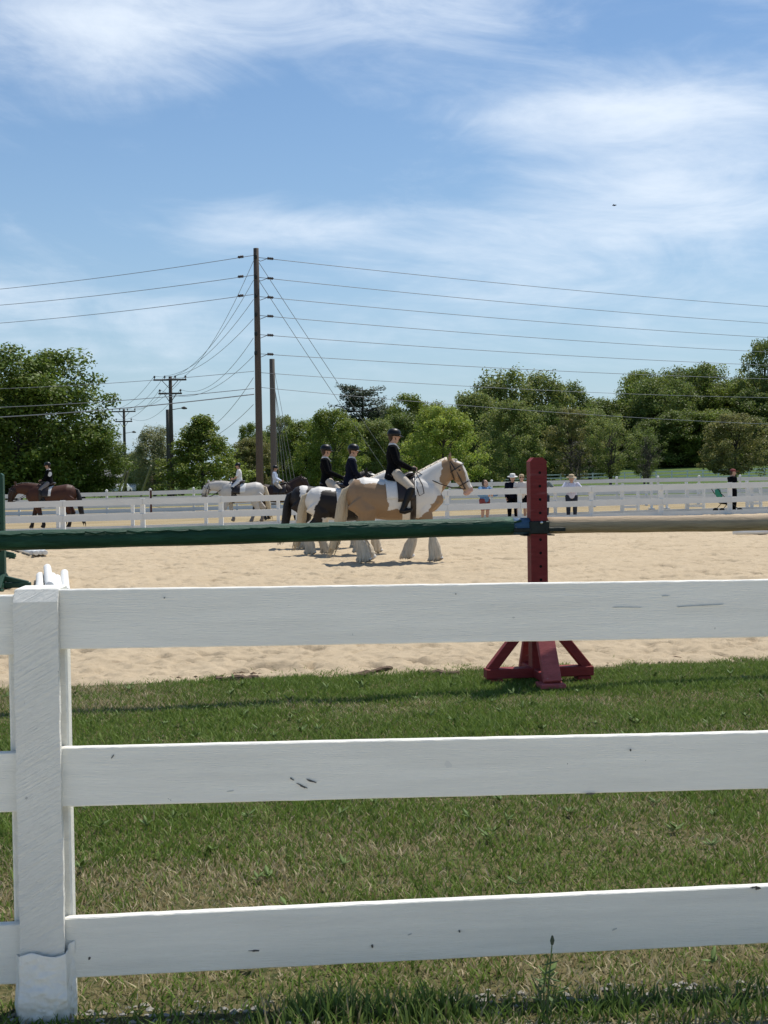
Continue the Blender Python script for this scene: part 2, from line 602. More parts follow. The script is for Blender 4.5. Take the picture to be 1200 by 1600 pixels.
t.links.new(na.outputs['Fac'], cr.inputs[0])
cf = nd(t, 'ShaderNodeValToRGB')
cf.color_ramp.elements[0].position = .35; cf.color_ramp.elements[0].color = (.06, .10, .022, 1)
cf.color_ramp.elements[1].position = .7; cf.color_ramp.elements[1].color = (.10, .145, .04, 1)
t.links.new(nb.outputs['Fac'], cf.inputs[0])
cdn = nd(t, 'ShaderNodeValToRGB')
cdn.color_ramp.elements[0].position = .35; cdn.color_ramp.elements[0].color = (.30, .235, .13, 1)
cdn.color_ramp.elements[1].position = .7; cdn.color_ramp.elements[1].color = (.40, .32, .20, 1)
t.links.new(nb.outputs['Fac'], cdn.inputs[0])
yn = mth(t, 'ADD', sx.outputs[1], mth(t, 'MULTIPLY', mth(t, 'SUBTRACT', nb.outputs['Fac'], .5), 6.0))


def mrange(tree, v, a, b_):
    n = nd(tree, 'ShaderNodeMapRange', inp={'From Min': a, 'From Max': b_}); tree.links.new(v, n.inputs['Value']); return n.outputs[0]


m1 = nd(t, 'ShaderNodeMix', data_type='RGBA'); t.links.new(mrange(t, sx.outputs[1], 10, 12), m1.inputs[0])
t.links.new(cr.outputs[0], m1.inputs[6]); t.links.new(cdn.outputs[0], m1.inputs[7])
m2 = nd(t, 'ShaderNodeMix', data_type='RGBA'); t.links.new(mrange(t, yn, 84, 92), m2.inputs[0])
t.links.new(m1.outputs[2], m2.inputs[6]); t.links.new(cf.outputs[0], m2.inputs[7])
# unseen pale limestone gravel, added under the viewer to bounce light onto the fence
ng = nd(t, 'ShaderNodeTexVoronoi', inp={'Scale': 45.0}); t.links.new(c.outputs['Object'], ng.inputs['Vector'])
cg = nd(t, 'ShaderNodeValToRGB')
cg.color_ramp.elements[0].color = (.52, .48, .40, 1); cg.color_ramp.elements[1].color = (.74, .69, .59, 1)
sg = nd(t, 'ShaderNodeSeparateColor'); t.links.new(ng.outputs['Color'], sg.inputs[0]); t.links.new(sg.outputs[0], cg.inputs[0])
yg = mth(t, 'ADD', sx.outputs[1], mth(t, 'MULTIPLY', mth(t, 'SUBTRACT', na.outputs['Fac'], .5), .25))
m4 = nd(t, 'ShaderNodeMix', data_type='RGBA'); t.links.new(mrange(t, yg, 3.12, 3.20), m4.inputs[0])
t.links.new(cg.outputs[0], m4.inputs[6]); t.links.new(m2.outputs[2], m4.inputs[7])
t.links.new(m4.outputs[2], b.inputs['Base Color'])
bpn = nd(t, 'ShaderNodeBump', inp={'Strength': .8, 'Distance': .03}); t.links.new(na.outputs['Fac'], bpn.inputs['Height'])
t.links.new(bpn.outputs[0], b.inputs['Normal'])
ground = link('ground', grid_mesh('ground', XX, YY, ZZ), GM, smooth=True)
tag(ground, 'grassy ground running from the white fence to the far field', 'ground', kind='structure')

# sand: real relief, trodden into scuffs and clods
ry = np.geomspace(8.15, 44.2, 720)
ru = np.linspace(-1, 1, 460)
UU, YY = np.meshgrid(ru, ry)
XX = UU * (0.36 * YY + 1.6)
rel = 0.020 * fbm(XX * 1.7, YY * 1.3, 21, 3) + 0.030 * fbm(XX * 6.5, YY * 5.0, 31, 3, .65)
pits = np.clip(fbm(XX * 4.6 + 2 * vnoise(XX, YY, 4), YY * 4.2, 41, 3) - .2, 0, 1)
rel = rel - 0.15 * pits + 0.018 * fbm(XX * 16, YY * 14, 51, 2)
ed = YY - yb(XX)
rel = rel * sstep(-.1, .3, ed) + 0.012 * np.abs(fbm(XX * 9, YY * 9, 61, 2)) * sstep(0, .1, ed) * (1 - sstep(.5, 1.0, ed))
ZZ = hgt(XX, YY) + rel + (-0.055 + 0.07 * sstep(-.12, .08, ed)) - sstep(43, 44.2, YY) * .07
SM = bpy.data.materials.new('arena_sand'); SM.use_nodes = True
t = SM.node_tree; b = t.nodes['Principled BSDF']; b.inputs['Roughness'].default_value = .95
b.inputs['Specular IOR Level'].default_value = .15
c = nd(t, 'ShaderNodeTexCoord')
na = nd(t, 'ShaderNodeTexNoise', inp={'Scale': 1.1, 'Detail': 9.0, 'Roughness': .7}); t.links.new(c.outputs['Object'], na.inputs['Vector'])
nb = nd(t, 'ShaderNodeTexNoise', inp={'Scale': 90.0, 'Detail': 5.0, 'Roughness': .75}); t.links.new(c.outputs['Object'], nb.inputs['Vector'])
nc = nd(t, 'ShaderNodeTexNoise', inp={'Scale': 7.0, 'Detail': 7.0, 'Roughness': .72})
mpn = nd(t, 'ShaderNodeMapping'); mpn.inputs['Scale'].default_value = (.8, 1.0, 1); t.links.new(c.outputs['Object'], mpn.inputs['Vector']); t.links.new(mpn.outputs[0], nc.inputs['Vector'])
cr = nd(t, 'ShaderNodeValToRGB')
cr.color_ramp.elements[0].position = .3; cr.color_ramp.elements[0].color = (.435, .34, .222, 1)
cr.color_ramp.elements[1].position = .7; cr.color_ramp.elements[1].color = (.595, .485, .335, 1)
t.links.new(mth(t, 'ADD', mth(t, 'MULTIPLY', na.outputs['Fac'], .5), mth(t, 'MULTIPLY', nb.outputs['Fac'], .5)), cr.inputs[0])
dk = nd(t, 'ShaderNodeMapRange', inp={'From Min': .57, 'From Max': .68}); t.links.new(nc.outputs['Fac'], dk.inputs['Value'])
mx = nd(t, 'ShaderNodeMix', data_type='RGBA'); t.links.new(mth(t, 'MULTIPLY', dk.outputs[0], .5), mx.inputs[0])
t.links.new(cr.outputs[0], mx.inputs[6]); mx.inputs[7].default_value = (.20, .145, .09, 1)
t.links.new(mx.outputs[2], b.inputs['Base Color'])
bpn = nd(t, 'ShaderNodeBump', inp={'Strength': .7, 'Distance': .02})
t.links.new(mth(t, 'ADD', nb.outputs['Fac'], mth(t, 'MULTIPLY', nc.outputs['Fac'], 1.4)), bpn.inputs['Height'])
t.links.new(bpn.outputs[0], b.inputs['Normal'])
sand = link('arena_sand', grid_mesh('arena_sand', XX, YY, ZZ), SM, smooth=True)
tag(sand, 'pale trodden riding arena sand', 'sand', kind='structure')

# ---------------- lawn: every blade is a bent strip
GRASS = mat('grass_blades', (.1, .1, .1), .6, .0, 1, spec=.2, attr='Col', trans=.3)


def blades(name, x, y, h, w, lean, cols, seed, z0=None):
    r = np.random.default_rng(seed)
    n = len(x)
    a = r.uniform(0, 2 * np.pi, n)
    dx, dy = np.cos(a), np.sin(a)
    la = r.uniform(0, 2 * np.pi, n)
    lx, ly = np.cos(la) * lean, np.sin(la) * lean
    z = (hgt(x, y) if z0 is None else z0) - .006
    v = np.zeros((n, 5, 3), np.float32)
    v[:, 0] = np.stack([x - dx * w, y - dy * w, z], 1)
    v[:, 1] = np.stack([x + dx * w, y + dy * w, z], 1)
    v[:, 2] = np.stack([x + dx * w * .8 + lx * h * .4, y + dy * w * .8 + ly * h * .4, z + h * .62], 1)
    v[:, 3] = np.stack([x - dx * w * .8 + lx * h * .4, y - dy * w * .8 + ly * h * .4, z + h * .62], 1)
    v[:, 4] = np.stack([x + lx * h, y + ly * h, z + h], 1)
    i = (np.arange(n) * 5)[:, None]
    q = i + np.array([[0, 1, 2, 3]]); tr = i + np.array([[3, 2, 4]])
    c = np.repeat(cols[:, None, :], 5, 1).reshape(-1, 3)
    return np_mesh(name, v.reshape(-1, 3), quads=q, tris=tr, cols=c)


def fence_y(x):                                     # line of the near fence
    return 3.265 + (x + .885) * 0.0640


N = 330000
gyv = np.sqrt(rng.uniform(3.1 ** 2, 9.7 ** 2, N))
gxv = rng.uniform(-1, 1, N) * (0.36 * gyv + .7)
edge = yb(gxv) + .32 * fbm(gxv * 5, gyv * 5, 77, 3)
keep = gyv < edge + rng.normal(0, .07, N) + .3 * (rng.uniform(0, 1, N) < .02) * rng.uniform(0, 1, N)
gxv, gyv, edge = gxv[keep], gyv[keep], edge[keep]
n = len(gxv)
dry = .25 + .85 * fbm(gxv * 1.0, gyv * 1.6, 91, 4, .6)
for yc, wd, am in ((6.9, .45, -.34), (5.15, .32, -.34), (7.75, .18, .2), (4.3, .5, .22), (3.62, .25, .5), (8.4, .5, -.12)):
    dry += am * np.exp(-((gyv + .12 * fbm(gxv, gyv * 0, 5, 2) - yc) / wd) ** 2)
dry += .5 * np.exp(-(((gxv - 1.12) / .25) ** 2 + ((gyv - 5.25) / .16) ** 2))
dry += .28 * np.clip((gxv * -1 - .3), 0, 1.5) * np.exp(-((gyv - 8.35) / .35) ** 2)
isdry = rng.uniform(0, 1, n) < np.clip(dry, .04, .82)
u = rng.uniform(0, 1, (n, 1))
gcol = np.array([[.105, .175, .028]]) * (1 - u) + np.array([[.21, .29, .062]]) * u
u2 = rng.uniform(0, 1, (n, 1))
dcol = np.array([[.30, .235, .11]]) * (1 - u2) + np.array([[.62, .53, .35]]) * u2
cols = np.where(isdry[:, None], dcol, gcol)
fy = fence_y(gxv)
pt = np.exp(-((gyv - fy - .03) / .05) ** 2) * np.clip(.6 + 1.2 * fbm(gxv * 2.2, gyv * 3, 15, 3), 0, 1)
iswh = rng.uniform(0, 1, n) < pt * .35
cols = np.where(iswh[:, None], np.array([[.50, .50, .46]]) * u, cols)
hh = rng.uniform(.018, .046, n) * np.where(isdry, .75, 1.0) * np.where(iswh, .5, 1) * np.clip(1 + .55 * fbm(gxv * 3.5, gyv * 3.5, 19, 3), .45, 1.7)
lw = link('lawn_grass', blades('lawn_grass', gxv, gyv, hh, rng.uniform(.0018, .0036, n), rng.uniform(.3, 1.3, n), cols, 3), GRASS)
tag(lw, 'short mown grass with dry straw patches between fence and sand', 'grass', kind='stuff')
# broad-leaved weeds flat in the turf
rz_ = random.Random(9)
mbw = MB()
for i in range(170):
    y = math.sqrt(rz_.uniform(3.4 ** 2, 8.7 ** 2)); x = rz_.uniform(-1, 1) * (.34 * y + .3)
    if y > float(yb(x)) - .05: continue
    for k in range(rz_.randint(4, 7)):
        a = rz_.uniform(0, 6.28); l = rz_.uniform(.018, .042)
        d = Vector((math.cos(a), math.sin(a), rz_.uniform(.2, .9))) * l
        c = Vector((x, y, .012 + rz_.uniform(0, .012)))
        mbw.loft([c, c + d * .55, c + d], [(.001, .003), (.0012, l * .26), (.001, .002)], 6, side=(0, 0, 1))
WEEDL = mat('broad_weed_leaf', (.16, .23, .07), .6, .3, 30, spec=.2, trans=.25)
o = mbw.build('lawn_weeds', WEEDL, None, True); tag(o, 'small broad-leaved weeds scattered in the mown grass', 'weeds', kind='stuff')
# pale gravel showing along the fence line
mbw = MB()
for i in range(380):
    x = rz_.uniform(-1.5, 1.8); fy_ = float(fence_y(x))
    if vnoise(x * 2.4, 0, 15) < -.35: continue
    y = fy_ + rz_.uniform(-.16, .10) * rz_.uniform(.2, 1)
    r = rz_.uniform(.004, .011)
    mbw.loft([(x - r, y, r * .1), (x, y + rz_.uniform(-.003, .003), r * .25), (x + r * .9, y, r * .1)], [(r * .4, r * .6), (r * .7, r * .9), (r * .4, r * .5)], 5, side=(0, 0, 1), jit=.2)
GRAV = mat('pale_limestone_chips', (.34, .32, .28), .9, .35, 40)
o = mbw.build('gravel_chips', GRAV); tag(o, 'pale gravel chips along the foot of the near fence', 'gravel', kind='stuff')
# taller uncut grass along the foot of the fence
N = 6000
tx = rng.uniform(-1.6, 1.9, N)
cl = fbm(tx * 3.2, tx * 0 + 1.7, 8, 3)
ty = fence_y(tx) - .06 + rng.normal(0, .045, N) - .03 * (tx > 0)
wgt = np.clip(.30 + 1.0 * cl + .30 * np.exp(-((tx - .25) / .45) ** 2) - .35 * (tx > .62) - .25 * (tx < -.35), .02, 1)
kp = rng.uniform(0, 1, N) < wgt
tx, ty, wgt = tx[kp], ty[kp], wgt[kp]
n = len(tx)
u = rng.uniform(0, 1, (n, 1))
tcol = np.array([[.085, .145, .03]]) * (1 - u) + np.array([[.20, .27, .08]]) * u
tcol = np.where(rng.uniform(0, 1, (n, 1)) < .08, np.array([[.4, .34, .2]]), tcol)
th = rng.uniform(.03, .085, n) * (.45 + .65 * wgt)
tall = link('tall_grass', blades('tall_grass', tx, ty, th, rng.uniform(.0022, .0045, n), rng.uniform(.1, .8, n), tcol, 6), GRASS)
tag(tall, 'uncut taller grass along the foot of the near white fence', 'grass', kind='stuff')

# ================================================================== near fence
ANG = math.atan(0.0640)
FX = Vector((math.cos(ANG), math.sin(ANG), 0))
FN = Vector((-math.sin(ANG), math.cos(ANG), 0))     # away from the camera
nf = thing('board_fence', 'near white painted board fence with a rough-sawn post in the foreground', 'fence', (-.885, 3.265, 0), ANG)


def board(name, parent, x0, x1, y, z0, z1, th_, material=WHITE, rough_edge=.0005, tilt=0.0, seg=60):
    # a plank lying along local x, edges a little uneven; local origin at its middle
    L = x1 - x0; Hh = (z1 - z0)
    r = random.Random(hash((round(x0, 3), round(z0, 3))) & 0xffff)
    vs = []; fs = []
    ph = [r.uniform(0, 6) for _ in range(6)]
    for i in range(seg + 1):
        x = -L / 2 + L * i / seg
        wob = .0012 * math.sin(x * 1.7 + ph[0]) + .0003 * math.sin(x * 5.1 + ph[1])
        e1 = r.uniform(-1, 1) * rough_edge; e2 = r.uniform(-1, 1) * rough_edge
        yy = .0022 * math.sin(x * 2.3 + ph[2])
        bz = .0025
        zt, zb = Hh / 2 + wob + e1, -Hh / 2 + wob * .7 + e2
        vs += [(x, -th_ / 2 + yy, zb + bz), (x, -th_ / 2 + yy, zt - bz), (x, -th_ / 2 + yy + bz, zt), (x, th_ / 2 + yy, zt + e2 * .5),
               (x, th_ / 2 + yy, zb), (x, -th_ / 2 + yy + bz, zb)]
    for i in range(seg):
        for k in range(6):
            k2 = (k + 1) % 6
            fs.append((i * 6 + k, (i + 1) * 6 + k, (i + 1) * 6 + k2, i * 6 + k2))
    fs.append(tuple(range(6))); fs.append(tuple(seg * 6 + k for k in range(6))[::-1])
    mb = MB().add(vs, fs)
    o = mb.build(name, material, parent)
    o.location = ((x0 + x1) / 2, y, (z0 + z1) / 2)
    o.rotation_euler = (0, tilt, 0)
    return o


PW = .163
for xp in (0.0, 2.44):
    mb = MB()
    mb.box((-.012, .028 + .026, .4), (.150, .052, 1.34), bev=.005)
    mb.build('post', WHITE, nf).location = (xp, 0, 0)
rails = (('rail', .950, 1.103, .0036), ('rail', .545, .697, .0042), ('rail', .099, .254, -.0118))
for nm, z0, z1, tl in rails:
    dz = -tl * 1.21
    board('rail', nf, .004, 2.43, .0135, z0 + dz, z1 + dz, .025, tilt=tl)
    board('rail', nf, -2.43, -.004, .0150, z0 - .010, z1 - .010, .025)
    board('rail', nf, 2.438, 3.8, .0130, z0 + 2 * dz, z1 + 2 * dz, .025)
# front batten with a sloping top
mb = MB()
bw, bt = .111, .022
prof = [(-.0007, -.05), (-.0007, 1.058), (bt - .001, 1.096), (bt - .001, -.05)]
seg = 40
vs, fs = [], []
rr = random.Random(5)
zs = [-.05 + i * (1.076 + .05) / seg for i in range(seg + 1)]
for i, z in enumerate(zs):
    a = rr.uniform(-.0012, .0012); b2 = rr.uniform(-.0012, .0012)
    wl = bw / 2 + .0008 * (1 - z)
    back = 1.1055 if i == seg else z
    vs += [(-wl + a, -bt, z), (wl + b2, -bt, z), (wl + b2, -.0005, back), (-wl + a, -.0005, back)]
for i in range(seg):
    for k in range(4):
        k2 = (k + 1) % 4
        fs.append((i * 4 + k, i * 4 + k2, (i + 1) * 4 + k2, (i + 1) * 4 + k))
fs.append((0, 3, 2, 1)); fs.append(tuple(seg * 4 + k for k in range(4)))
bat = MB().add(vs, fs).build('batten', SAWN, nf)
MB().box((-.007, .0635, 1.0895), (.1105, .126, .036), bev=.003).build('post_top', WHITE, nf)
bat.location.x = -.006
bat['label'] = 'rough-sawn vertical board nailed over the rail ends'
# crumpled sheet wrapped round the foot of the batten
nu, nv = 90, 60
uu, vv = np.meshgrid(np.linspace(0, 1, nu), np.linspace(0, 1, nv))
pth = np.array([(-.075, .004), (-.067, -.006), (-.061, -.026), (-.02, -.030), (.02, -.030), (.063, -.026), (.070, -.006), (.082, .004)])
cum = np.linspace(0, 1, len(pth))
bx_ = np.interp(uu, cum, pth[:, 0]); by_ = np.interp(uu, cum, pth[:, 1])
top = .178 + .012 * vnoise(uu * 5, uu * 0, 3) + .012 * (uu > .8)
zz = vv * (top + .03) - .03
cre = np.abs(fbm(uu * 3.5 + zz * 14, zz * 20 - uu * 2.2, 12, 4, .55))
lo = np.exp(-((zz - .055) / .05) ** 2) + .35
by_ = by_ - .004 - .011 * lo * (.5 - cre) - .004 * fbm(uu * 14, zz * 60, 7, 2) - .006 * np.exp(-((zz - .05) / .03) ** 2)
bx_ = bx_ * (1 + .05 * np.exp(-((zz - .05) / .04) ** 2))
MBw = grid_mesh('post_wrap', bx_, by_, zz)
pw = link('post_wrap', MBw, WRAP, nf, True)
sol = pw.modifiers.new('t', 'SOLIDIFY'); sol.thickness = .002
pw.location.x = -.005; pw.scale.x = .96
pw['label'] = 'crumpled white painted sheet round the foot of the post'
MB().loft([(-1.4, .040, .100), (-.6, .040, .100), (-.1, .016, .098), (.088, .030, .108)], [.011] * 4, 10, dome=.3).build('black_hose', BLACKRUB, nf, True)
# the larger chips in the paint


def chip(X, Y, w, h, ang, seed):
    d = ray(X, Y)
    o0 = Vector((-.885, 3.265, 0))
    tt = (o0 - CAM).dot(FN) / d.dot(FN)
    p = CAM + d * tt
    loc = p - o0
    x, z = loc.dot(FX), loc.z
    r = random.Random(seed)
    vs = []; k = 14
    for i in range(k):
        a = 2 * math.pi * i / k
        rr_ = r.uniform(.45, 1.1)
        px, pz = w / 2 * math.cos(a) * rr_, h / 2 * math.sin(a) * rr_
        vs.append((x + px * math.cos(ang) - pz * math.sin(ang), -.0032, z + px * math.sin(ang) + pz * math.cos(ang)))
    vs2 = [(a[0], .0005, a[2]) for a in vs]
    fs = [tuple(range(k))[::-1]] + [(i, (i + 1) % k, k + (i + 1) % k, k + i) for i in range(k)]
    MB().add(vs + vs2, fs).build('paint_chip', CHIP, nf)


for i, a in enumerate(((486, 1220, .030, .005, -.35), (472, 1228, .034, .005, -.5), (456, 1217, .014, .004, -.6), (398, 1485, .034, .005, 0), (582, 1478, .007, .014, .2),
                       (140, 1497, .009, .007, .5), (922, 1240, .03, .004, 0), (1178, 1386, .03, .006, .15), (985, 1172, .005, .008, 0), (718, 1455, .005, .008, 0), (176, 1182, .016, .003, 1.0),
                       (1184, 1388, .018, .008, .1), (257, 934, .004, .005, 0), (712, 928, .004, .004, 0))):
    chip(*a, i)
CRACK = mat('paint_crack', (.52, .52, .48), .9, .1, 40)
_c = CHIP; CHIP = CRACK
for i, a in enumerate(((980, 949, .10, .0018, -.03), (1100, 946, .15, .0018, .03), (1040, 931, .020, .002, .02), (360, 1236, .02, .0014, .1), (640, 1460, .012, .0018, .3), (960, 1452, .015, .0018, .4))):
    chip(*a, 50 + i)
CHIP = _c
#@@JUMP
# ================================================================== jump standards and poles
def standard(label, loc, rz, pm, lm, cup_z=None, group=None, height=1.486, bz=.425):
    T = thing('jump_standard', label, 'jump standard', loc, rz, group)
    w, d, ch = .112, .10, .026
    prof = [(-w / 2, .06), (w / 2, .06), (w / 2, height - ch), (w / 2 - ch, height), (-w / 2 + ch, height), (-w / 2, height - ch)]
    k = len(prof)
    vs = [(x, -d / 2, z) for x, z in prof] + [(x, d / 2, z) for x, z in prof]
    fs = [tuple(range(k)), tuple(range(k, 2 * k))[::-1]] + [((i + 1) % k, i, k + i, k + (i + 1) % k) for i in range(k)]
    MB().add(vs, fs).build('post', pm, T)
    z = .50
    while z < height - .05:
        mb = MB()
        vs = [(.008 + .0095 * math.cos(a * math.pi / 5), -d / 2 - .0012, z + .0095 * math.sin(a * math.pi / 5)) for a in range(10)]
        mb.add(vs, [tuple(range(10))])
        mb.build('peg_hole', HOLE, T)
        z += .0885
    MB().box((0, 0, .060), (.73, .105, .064), bev=.005).build('cross_beam', pm, T)
    MB().box((0, 0, .0585), (.10, .56, .060), bev=.006).build('cross_beam', pm, T)
    for sx in (-1, 1):
        MB().box((sx * .30, 0, .0135), (.09, .115, .024), bev=.003).build('foot', pm, T)
        MB().beam((sx * .332, 0, .078), (sx * .052, 0, bz), .070, .062, .005).build('brace', pm, T)
    for sy in (-1, 1):
        MB().box((0, sy * .295, .0175), (.165, .15, .030), bev=.004).build('foot', lm, T)
        MB().beam((0.004, sy * .325, .040), (0, sy * .058, bz + .045), .118, .04, .004, upv=(0, sy, .6)).build('brace', lm, T)
    if cup_z:
        cup = MB().box((0, 0, cup_z - .012), (.136, .124, .086), bev=.006).build('jump_cup', IRON, T)
        for sx in (-1, 1):
            MB().box((sx * .118, -.066, cup_z - .026), (.115, .008, .026), bev=.003).build('cup_arm', IRON, cup)
            MB().box((sx * .085, 0, cup_z - .0635), (.04, .11, .006), bev=.001).build('cup_shelf', IRON, cup)
        MB().loft([(.012, -.060, cup_z + .02), (.012, -.070, cup_z + .02)], [.010, .010], 10, dome=.4).build('bolt', BRIGHT, cup, True)
    return T


RED = at(842, 1067.5, 8.5); RED.z = .012
standard('dark red wooden jump standard holding the poles', RED, R(8), REDP, REDL, 1.035)
GS = at(2, 900, 16.3); GS.z = H(GS.x, GS.y) + .012
standard('dark green jump standard at the left edge behind the green pole', GS, R(4), GRND, GRND, height=1.49, bz=.15)
GS2 = at(-8, 868, 22.9); GS2.z = H(GS2.x, GS2.y) + .012
standard('farther dark green jump standard cut off by the left edge', GS2, R(3), GRND, GRND, height=1.40, bz=.15)


def pole(name, label, p, q, r, material, cat='pole', n=18, wob=.006, group=None, taper=0.0, rings=28):
    p = Vector(p); q = Vector(q)
    L = (q - p).length
    x = (q - p).normalized()
    o = thing(name, label, cat, p, 0, group) if False else None
    pts = []; rad = []
    rr_ = random.Random(int(L * 1000) + int(p.x * 100))
    a, b2 = rr_.uniform(0, 6), rr_.uniform(0, 6)
    for i in range(rings + 1):
        u_ = i / rings
        pts.append((L * u_ - L / 2, wob * math.sin(u_ * 5 + a), wob * math.sin(u_ * 4 + b2)))
        rad.append(r * (1 - taper * u_) * (1 + .02 * math.sin(u_ * 23 + b2)))
    me = MB().loft(pts, rad, n, dome=.15, jit=.012).mesh(name)
    ob = link(name, me, material, None, True)
    ob.matrix_world = Matrix.Translation((p + q) / 2) @ x.to_track_quat('X', 'Z').to_matrix().to_4x4()
    tag(ob, label, cat, group)
    return ob


ca, sa = math.cos(R(8)), math.sin(R(8))
def red_local(x, y, z): return Vector((RED.x + ca * x - sa * y, RED.y + sa * x + ca * y, z))
pe = red_local(-.062, 0, 1.043)                      # where the green pole ends at the post
pl = at(-118, 847, 7.82)
gp = pole('jump_pole', 'thick dark green jump pole with a blue end resting on the red standard', pl, pe + (pl - pe).normalized() * .115, .061, GRNP, rings=60)
ax = (pe - pl).normalized()
bl = pole('pole_end', '', pe + (pl - pe).normalized() * .1149, pe, .057, BLUP, rings=4, wob=0)
del bl['category']
mw = bl.matrix_world.copy(); bl.parent = gp; bl.matrix_parent_inverse = gp.matrix_world.inverted(); bl.matrix_world = mw
bl['label'] = 'blue painted end of the green pole'
# ridge of lifted paint along the green pole
rg = MB()
L = (pe - pl).length
for i in range(30):
    x0 = -L / 2 + L * i / 30
    rg.loft([(x0, -.050, .036 + random.uniform(-.006, .004)), (x0 + L / 60, -.054, .030 + random.uniform(-.004, .004)), (x0 + L / 31, -.050, .036 + random.uniform(-.006, .004))], [.006, .007, .006], 6)
rg.build('paint_ridge', GRNP, gp, True)
p0 = red_local(.062, 0, 1.040); p1 = at(1330, 812, 9.05)
pole('jump_pole', 'bare brown wooden jump pole to the right of the red standard', p0, p1, .055, WOOD, taper=-.06, rings=50)

WHP = mat('white_pole_paint', (.78, .77, .73), .45, .08, 5, .1, 30)
lab = ['leftmost', 'second', 'middle', 'fourth', 'rightmost']
for i, (X, Y, X2, up_) in enumerate(((63, 908, 60, 0), (74, 904, 84, .085), (82, 909, 92, 0), (89, 912, 108, 0), (101, 906, 104, .02))):
    p = gnd(X, Y); q = gnd(X2, 975)
    q = p + (q - p).normalized() * 3.0
    z = H(p.x, p.y) + .075 + up_
    p.z = z; q.z = .075 + up_ * .6
    pole('ground_pole', lab[i] + ' of five white poles lying on the sand behind the near fence post', p, q, .054, WHP, group='white poles by the near post', rings=8, wob=.002)
lab = ['leftmost', 'second from left', 'third from left', 'rightmost']
for i, (X, Y) in enumerate(((50, 870), (57, 870.5), (64, 870), (71, 870))):
    p = gnd(X, Y); q = p + Vector((-1.15, 2.6, 0)).normalized() * 3.0 + Vector((.05 * i, 0, 0))
    p.z = .075; q.z = H(q.x, q.y) + .075 + .02 * (i % 2)
    pole('ground_pole', lab[i] + ' of four far white poles fanned on the sand at left', p, q, .045, WHP, group='white poles by the far green standard', rings=8, wob=.002)
p = at(1146, 836, 28.2); q = at(1290, 836.5, 28.6); p.z = H(p.x, p.y) + .07; q.z = H(q.x, q.y) + .075
pole('ground_pole', 'white pole lying on the sand at the right edge', p, q, .05, WHP, rings=8, wob=.002)

# rotted edging boards and clods where the sand meets the lawn
ROT = mat('rotted_wood', (.14, .095, .065), .95, .3, 20, .6, 40, (.5, 4, 4))
CLOD = mat('dark_soil_clod', (.24, .175, .115), .95, .3, 20, .6, 30)
for i, (X, Y, X2, Y2, lb) in enumerate(((338, 1063, 402, 1061, 'broken dark edging board left of the sand edge clods'), (552, 1058, 608, 1050, 'tilted dark edging board end sticking out of the sand'), (655, 1052, 716, 1055, 'half buried dark edging board right of the tilted one'))):
    p = gnd(X, Y); q = gnd(X2, Y2)
    p.z = .006; q.z = .030 if i == 1 else .014
    mb = MB()
    k = 8
    pts = [p.lerp(q, j / k) for j in range(k + 1)]
    for a, b2 in zip(pts[:-1], pts[1:]):
        a.z += random.uniform(-.004, .006)
    mb.loft(pts, [(random.uniform(.012, .022), random.uniform(.02, .045)) for _ in pts], 7, side=(0, 0, 1), jit=.25)
    o = mb.build('edging_board', ROT); tag(o, lb, 'board')
mb = MB()
for i in range(90):
    X = random.choice((random.gauss(370, 30), random.gauss(370, 30), random.uniform(110, 1200), random.gauss(1080, 80)))
    x = (X - 600) / 2000 * 9
    y = float(yb(x)) + abs(random.gauss(.05, .16))
    r = random.choice((.004, .006, .008, .011, .018))
    rl = r * random.uniform(.8, 2.2)
    mb.loft([(x - rl, y + random.uniform(-r, r), .006), (x, y, .010 + r * .25), (x + rl, y + random.uniform(-r, r), .006)], [(r * .3, r * .6), (r * .45, r * .9), (r * .25, r * .5)], 7, side=(0, 0, 1), jit=.35)
o = mb.build('soil_clods', CLOD); tag(o, 'dark soil clods scattered along the sand edge', 'soil', kind='stuff')


# ================================================================== white fences beyond the arena
def far_fence(name, label, pts, offs, rh, ht, pw_, rt=.03, cap=False, stuff=False, group=None, pm=None):
    o0 = Vector(pts[0])
    F = thing(name, label, 'fence', o0, 0, group)
    pm = pm or FARWHITE
    pmesh = None
    big = MB()
    for i, p in enumerate(pts):
        p = Vector(p) - o0
        if stuff:
            big.box(p + Vector((0, 0, ht / 2)), (pw_, pw_, ht))
        else:
            if pmesh is None:
                mb = MB(); mb.box((0, 0, ht / 2 - .04), (pw_, pw_, ht + .08))
                if cap:
                    mb.box((0, 0, ht + .018), (pw_ * 1.25, pw_ * 1.25, .034)); mb.lathe([(pw_ * .6, ht + .035), (pw_ * .3, ht + .07), (.01, ht + .085)], 4)
                pmesh = mb.mesh('post')
            o = link('post', pmesh, pm, F); o.location = p; o.rotation_euler = (0, 0, random.uniform(-.03, .03))
        if i:
            a = Vector(pts[i - 1]) - o0; b2 = p
            dirv = (b2 - a).normalized()
            nrm = Vector((dirv.y, -dirv.x, 0)) * (pw_ / 2 + rt / 2 + .003)
            if nrm.y > 0: nrm = -nrm
            for z in offs:
                A = a + Vector((0, 0, z - rh / 2)) + nrm + Vector((0, 0, random.uniform(-.008, .008)))
                B = b2 + Vector((0, 0, z - rh / 2)) + nrm + Vector((0, 0, random.uniform(-.008, .008)))
                if stuff:
                    big.beam(A, B, rt, rh)
                else:
                    k = (B - A).normalized() * .004
                    MB().beam(A + k, B - k, rt, rh).build('rail', pm, F)
    if stuff:
        o = big.build('far_rails', pm, F); o['kind'] = 'stuff'
    return F


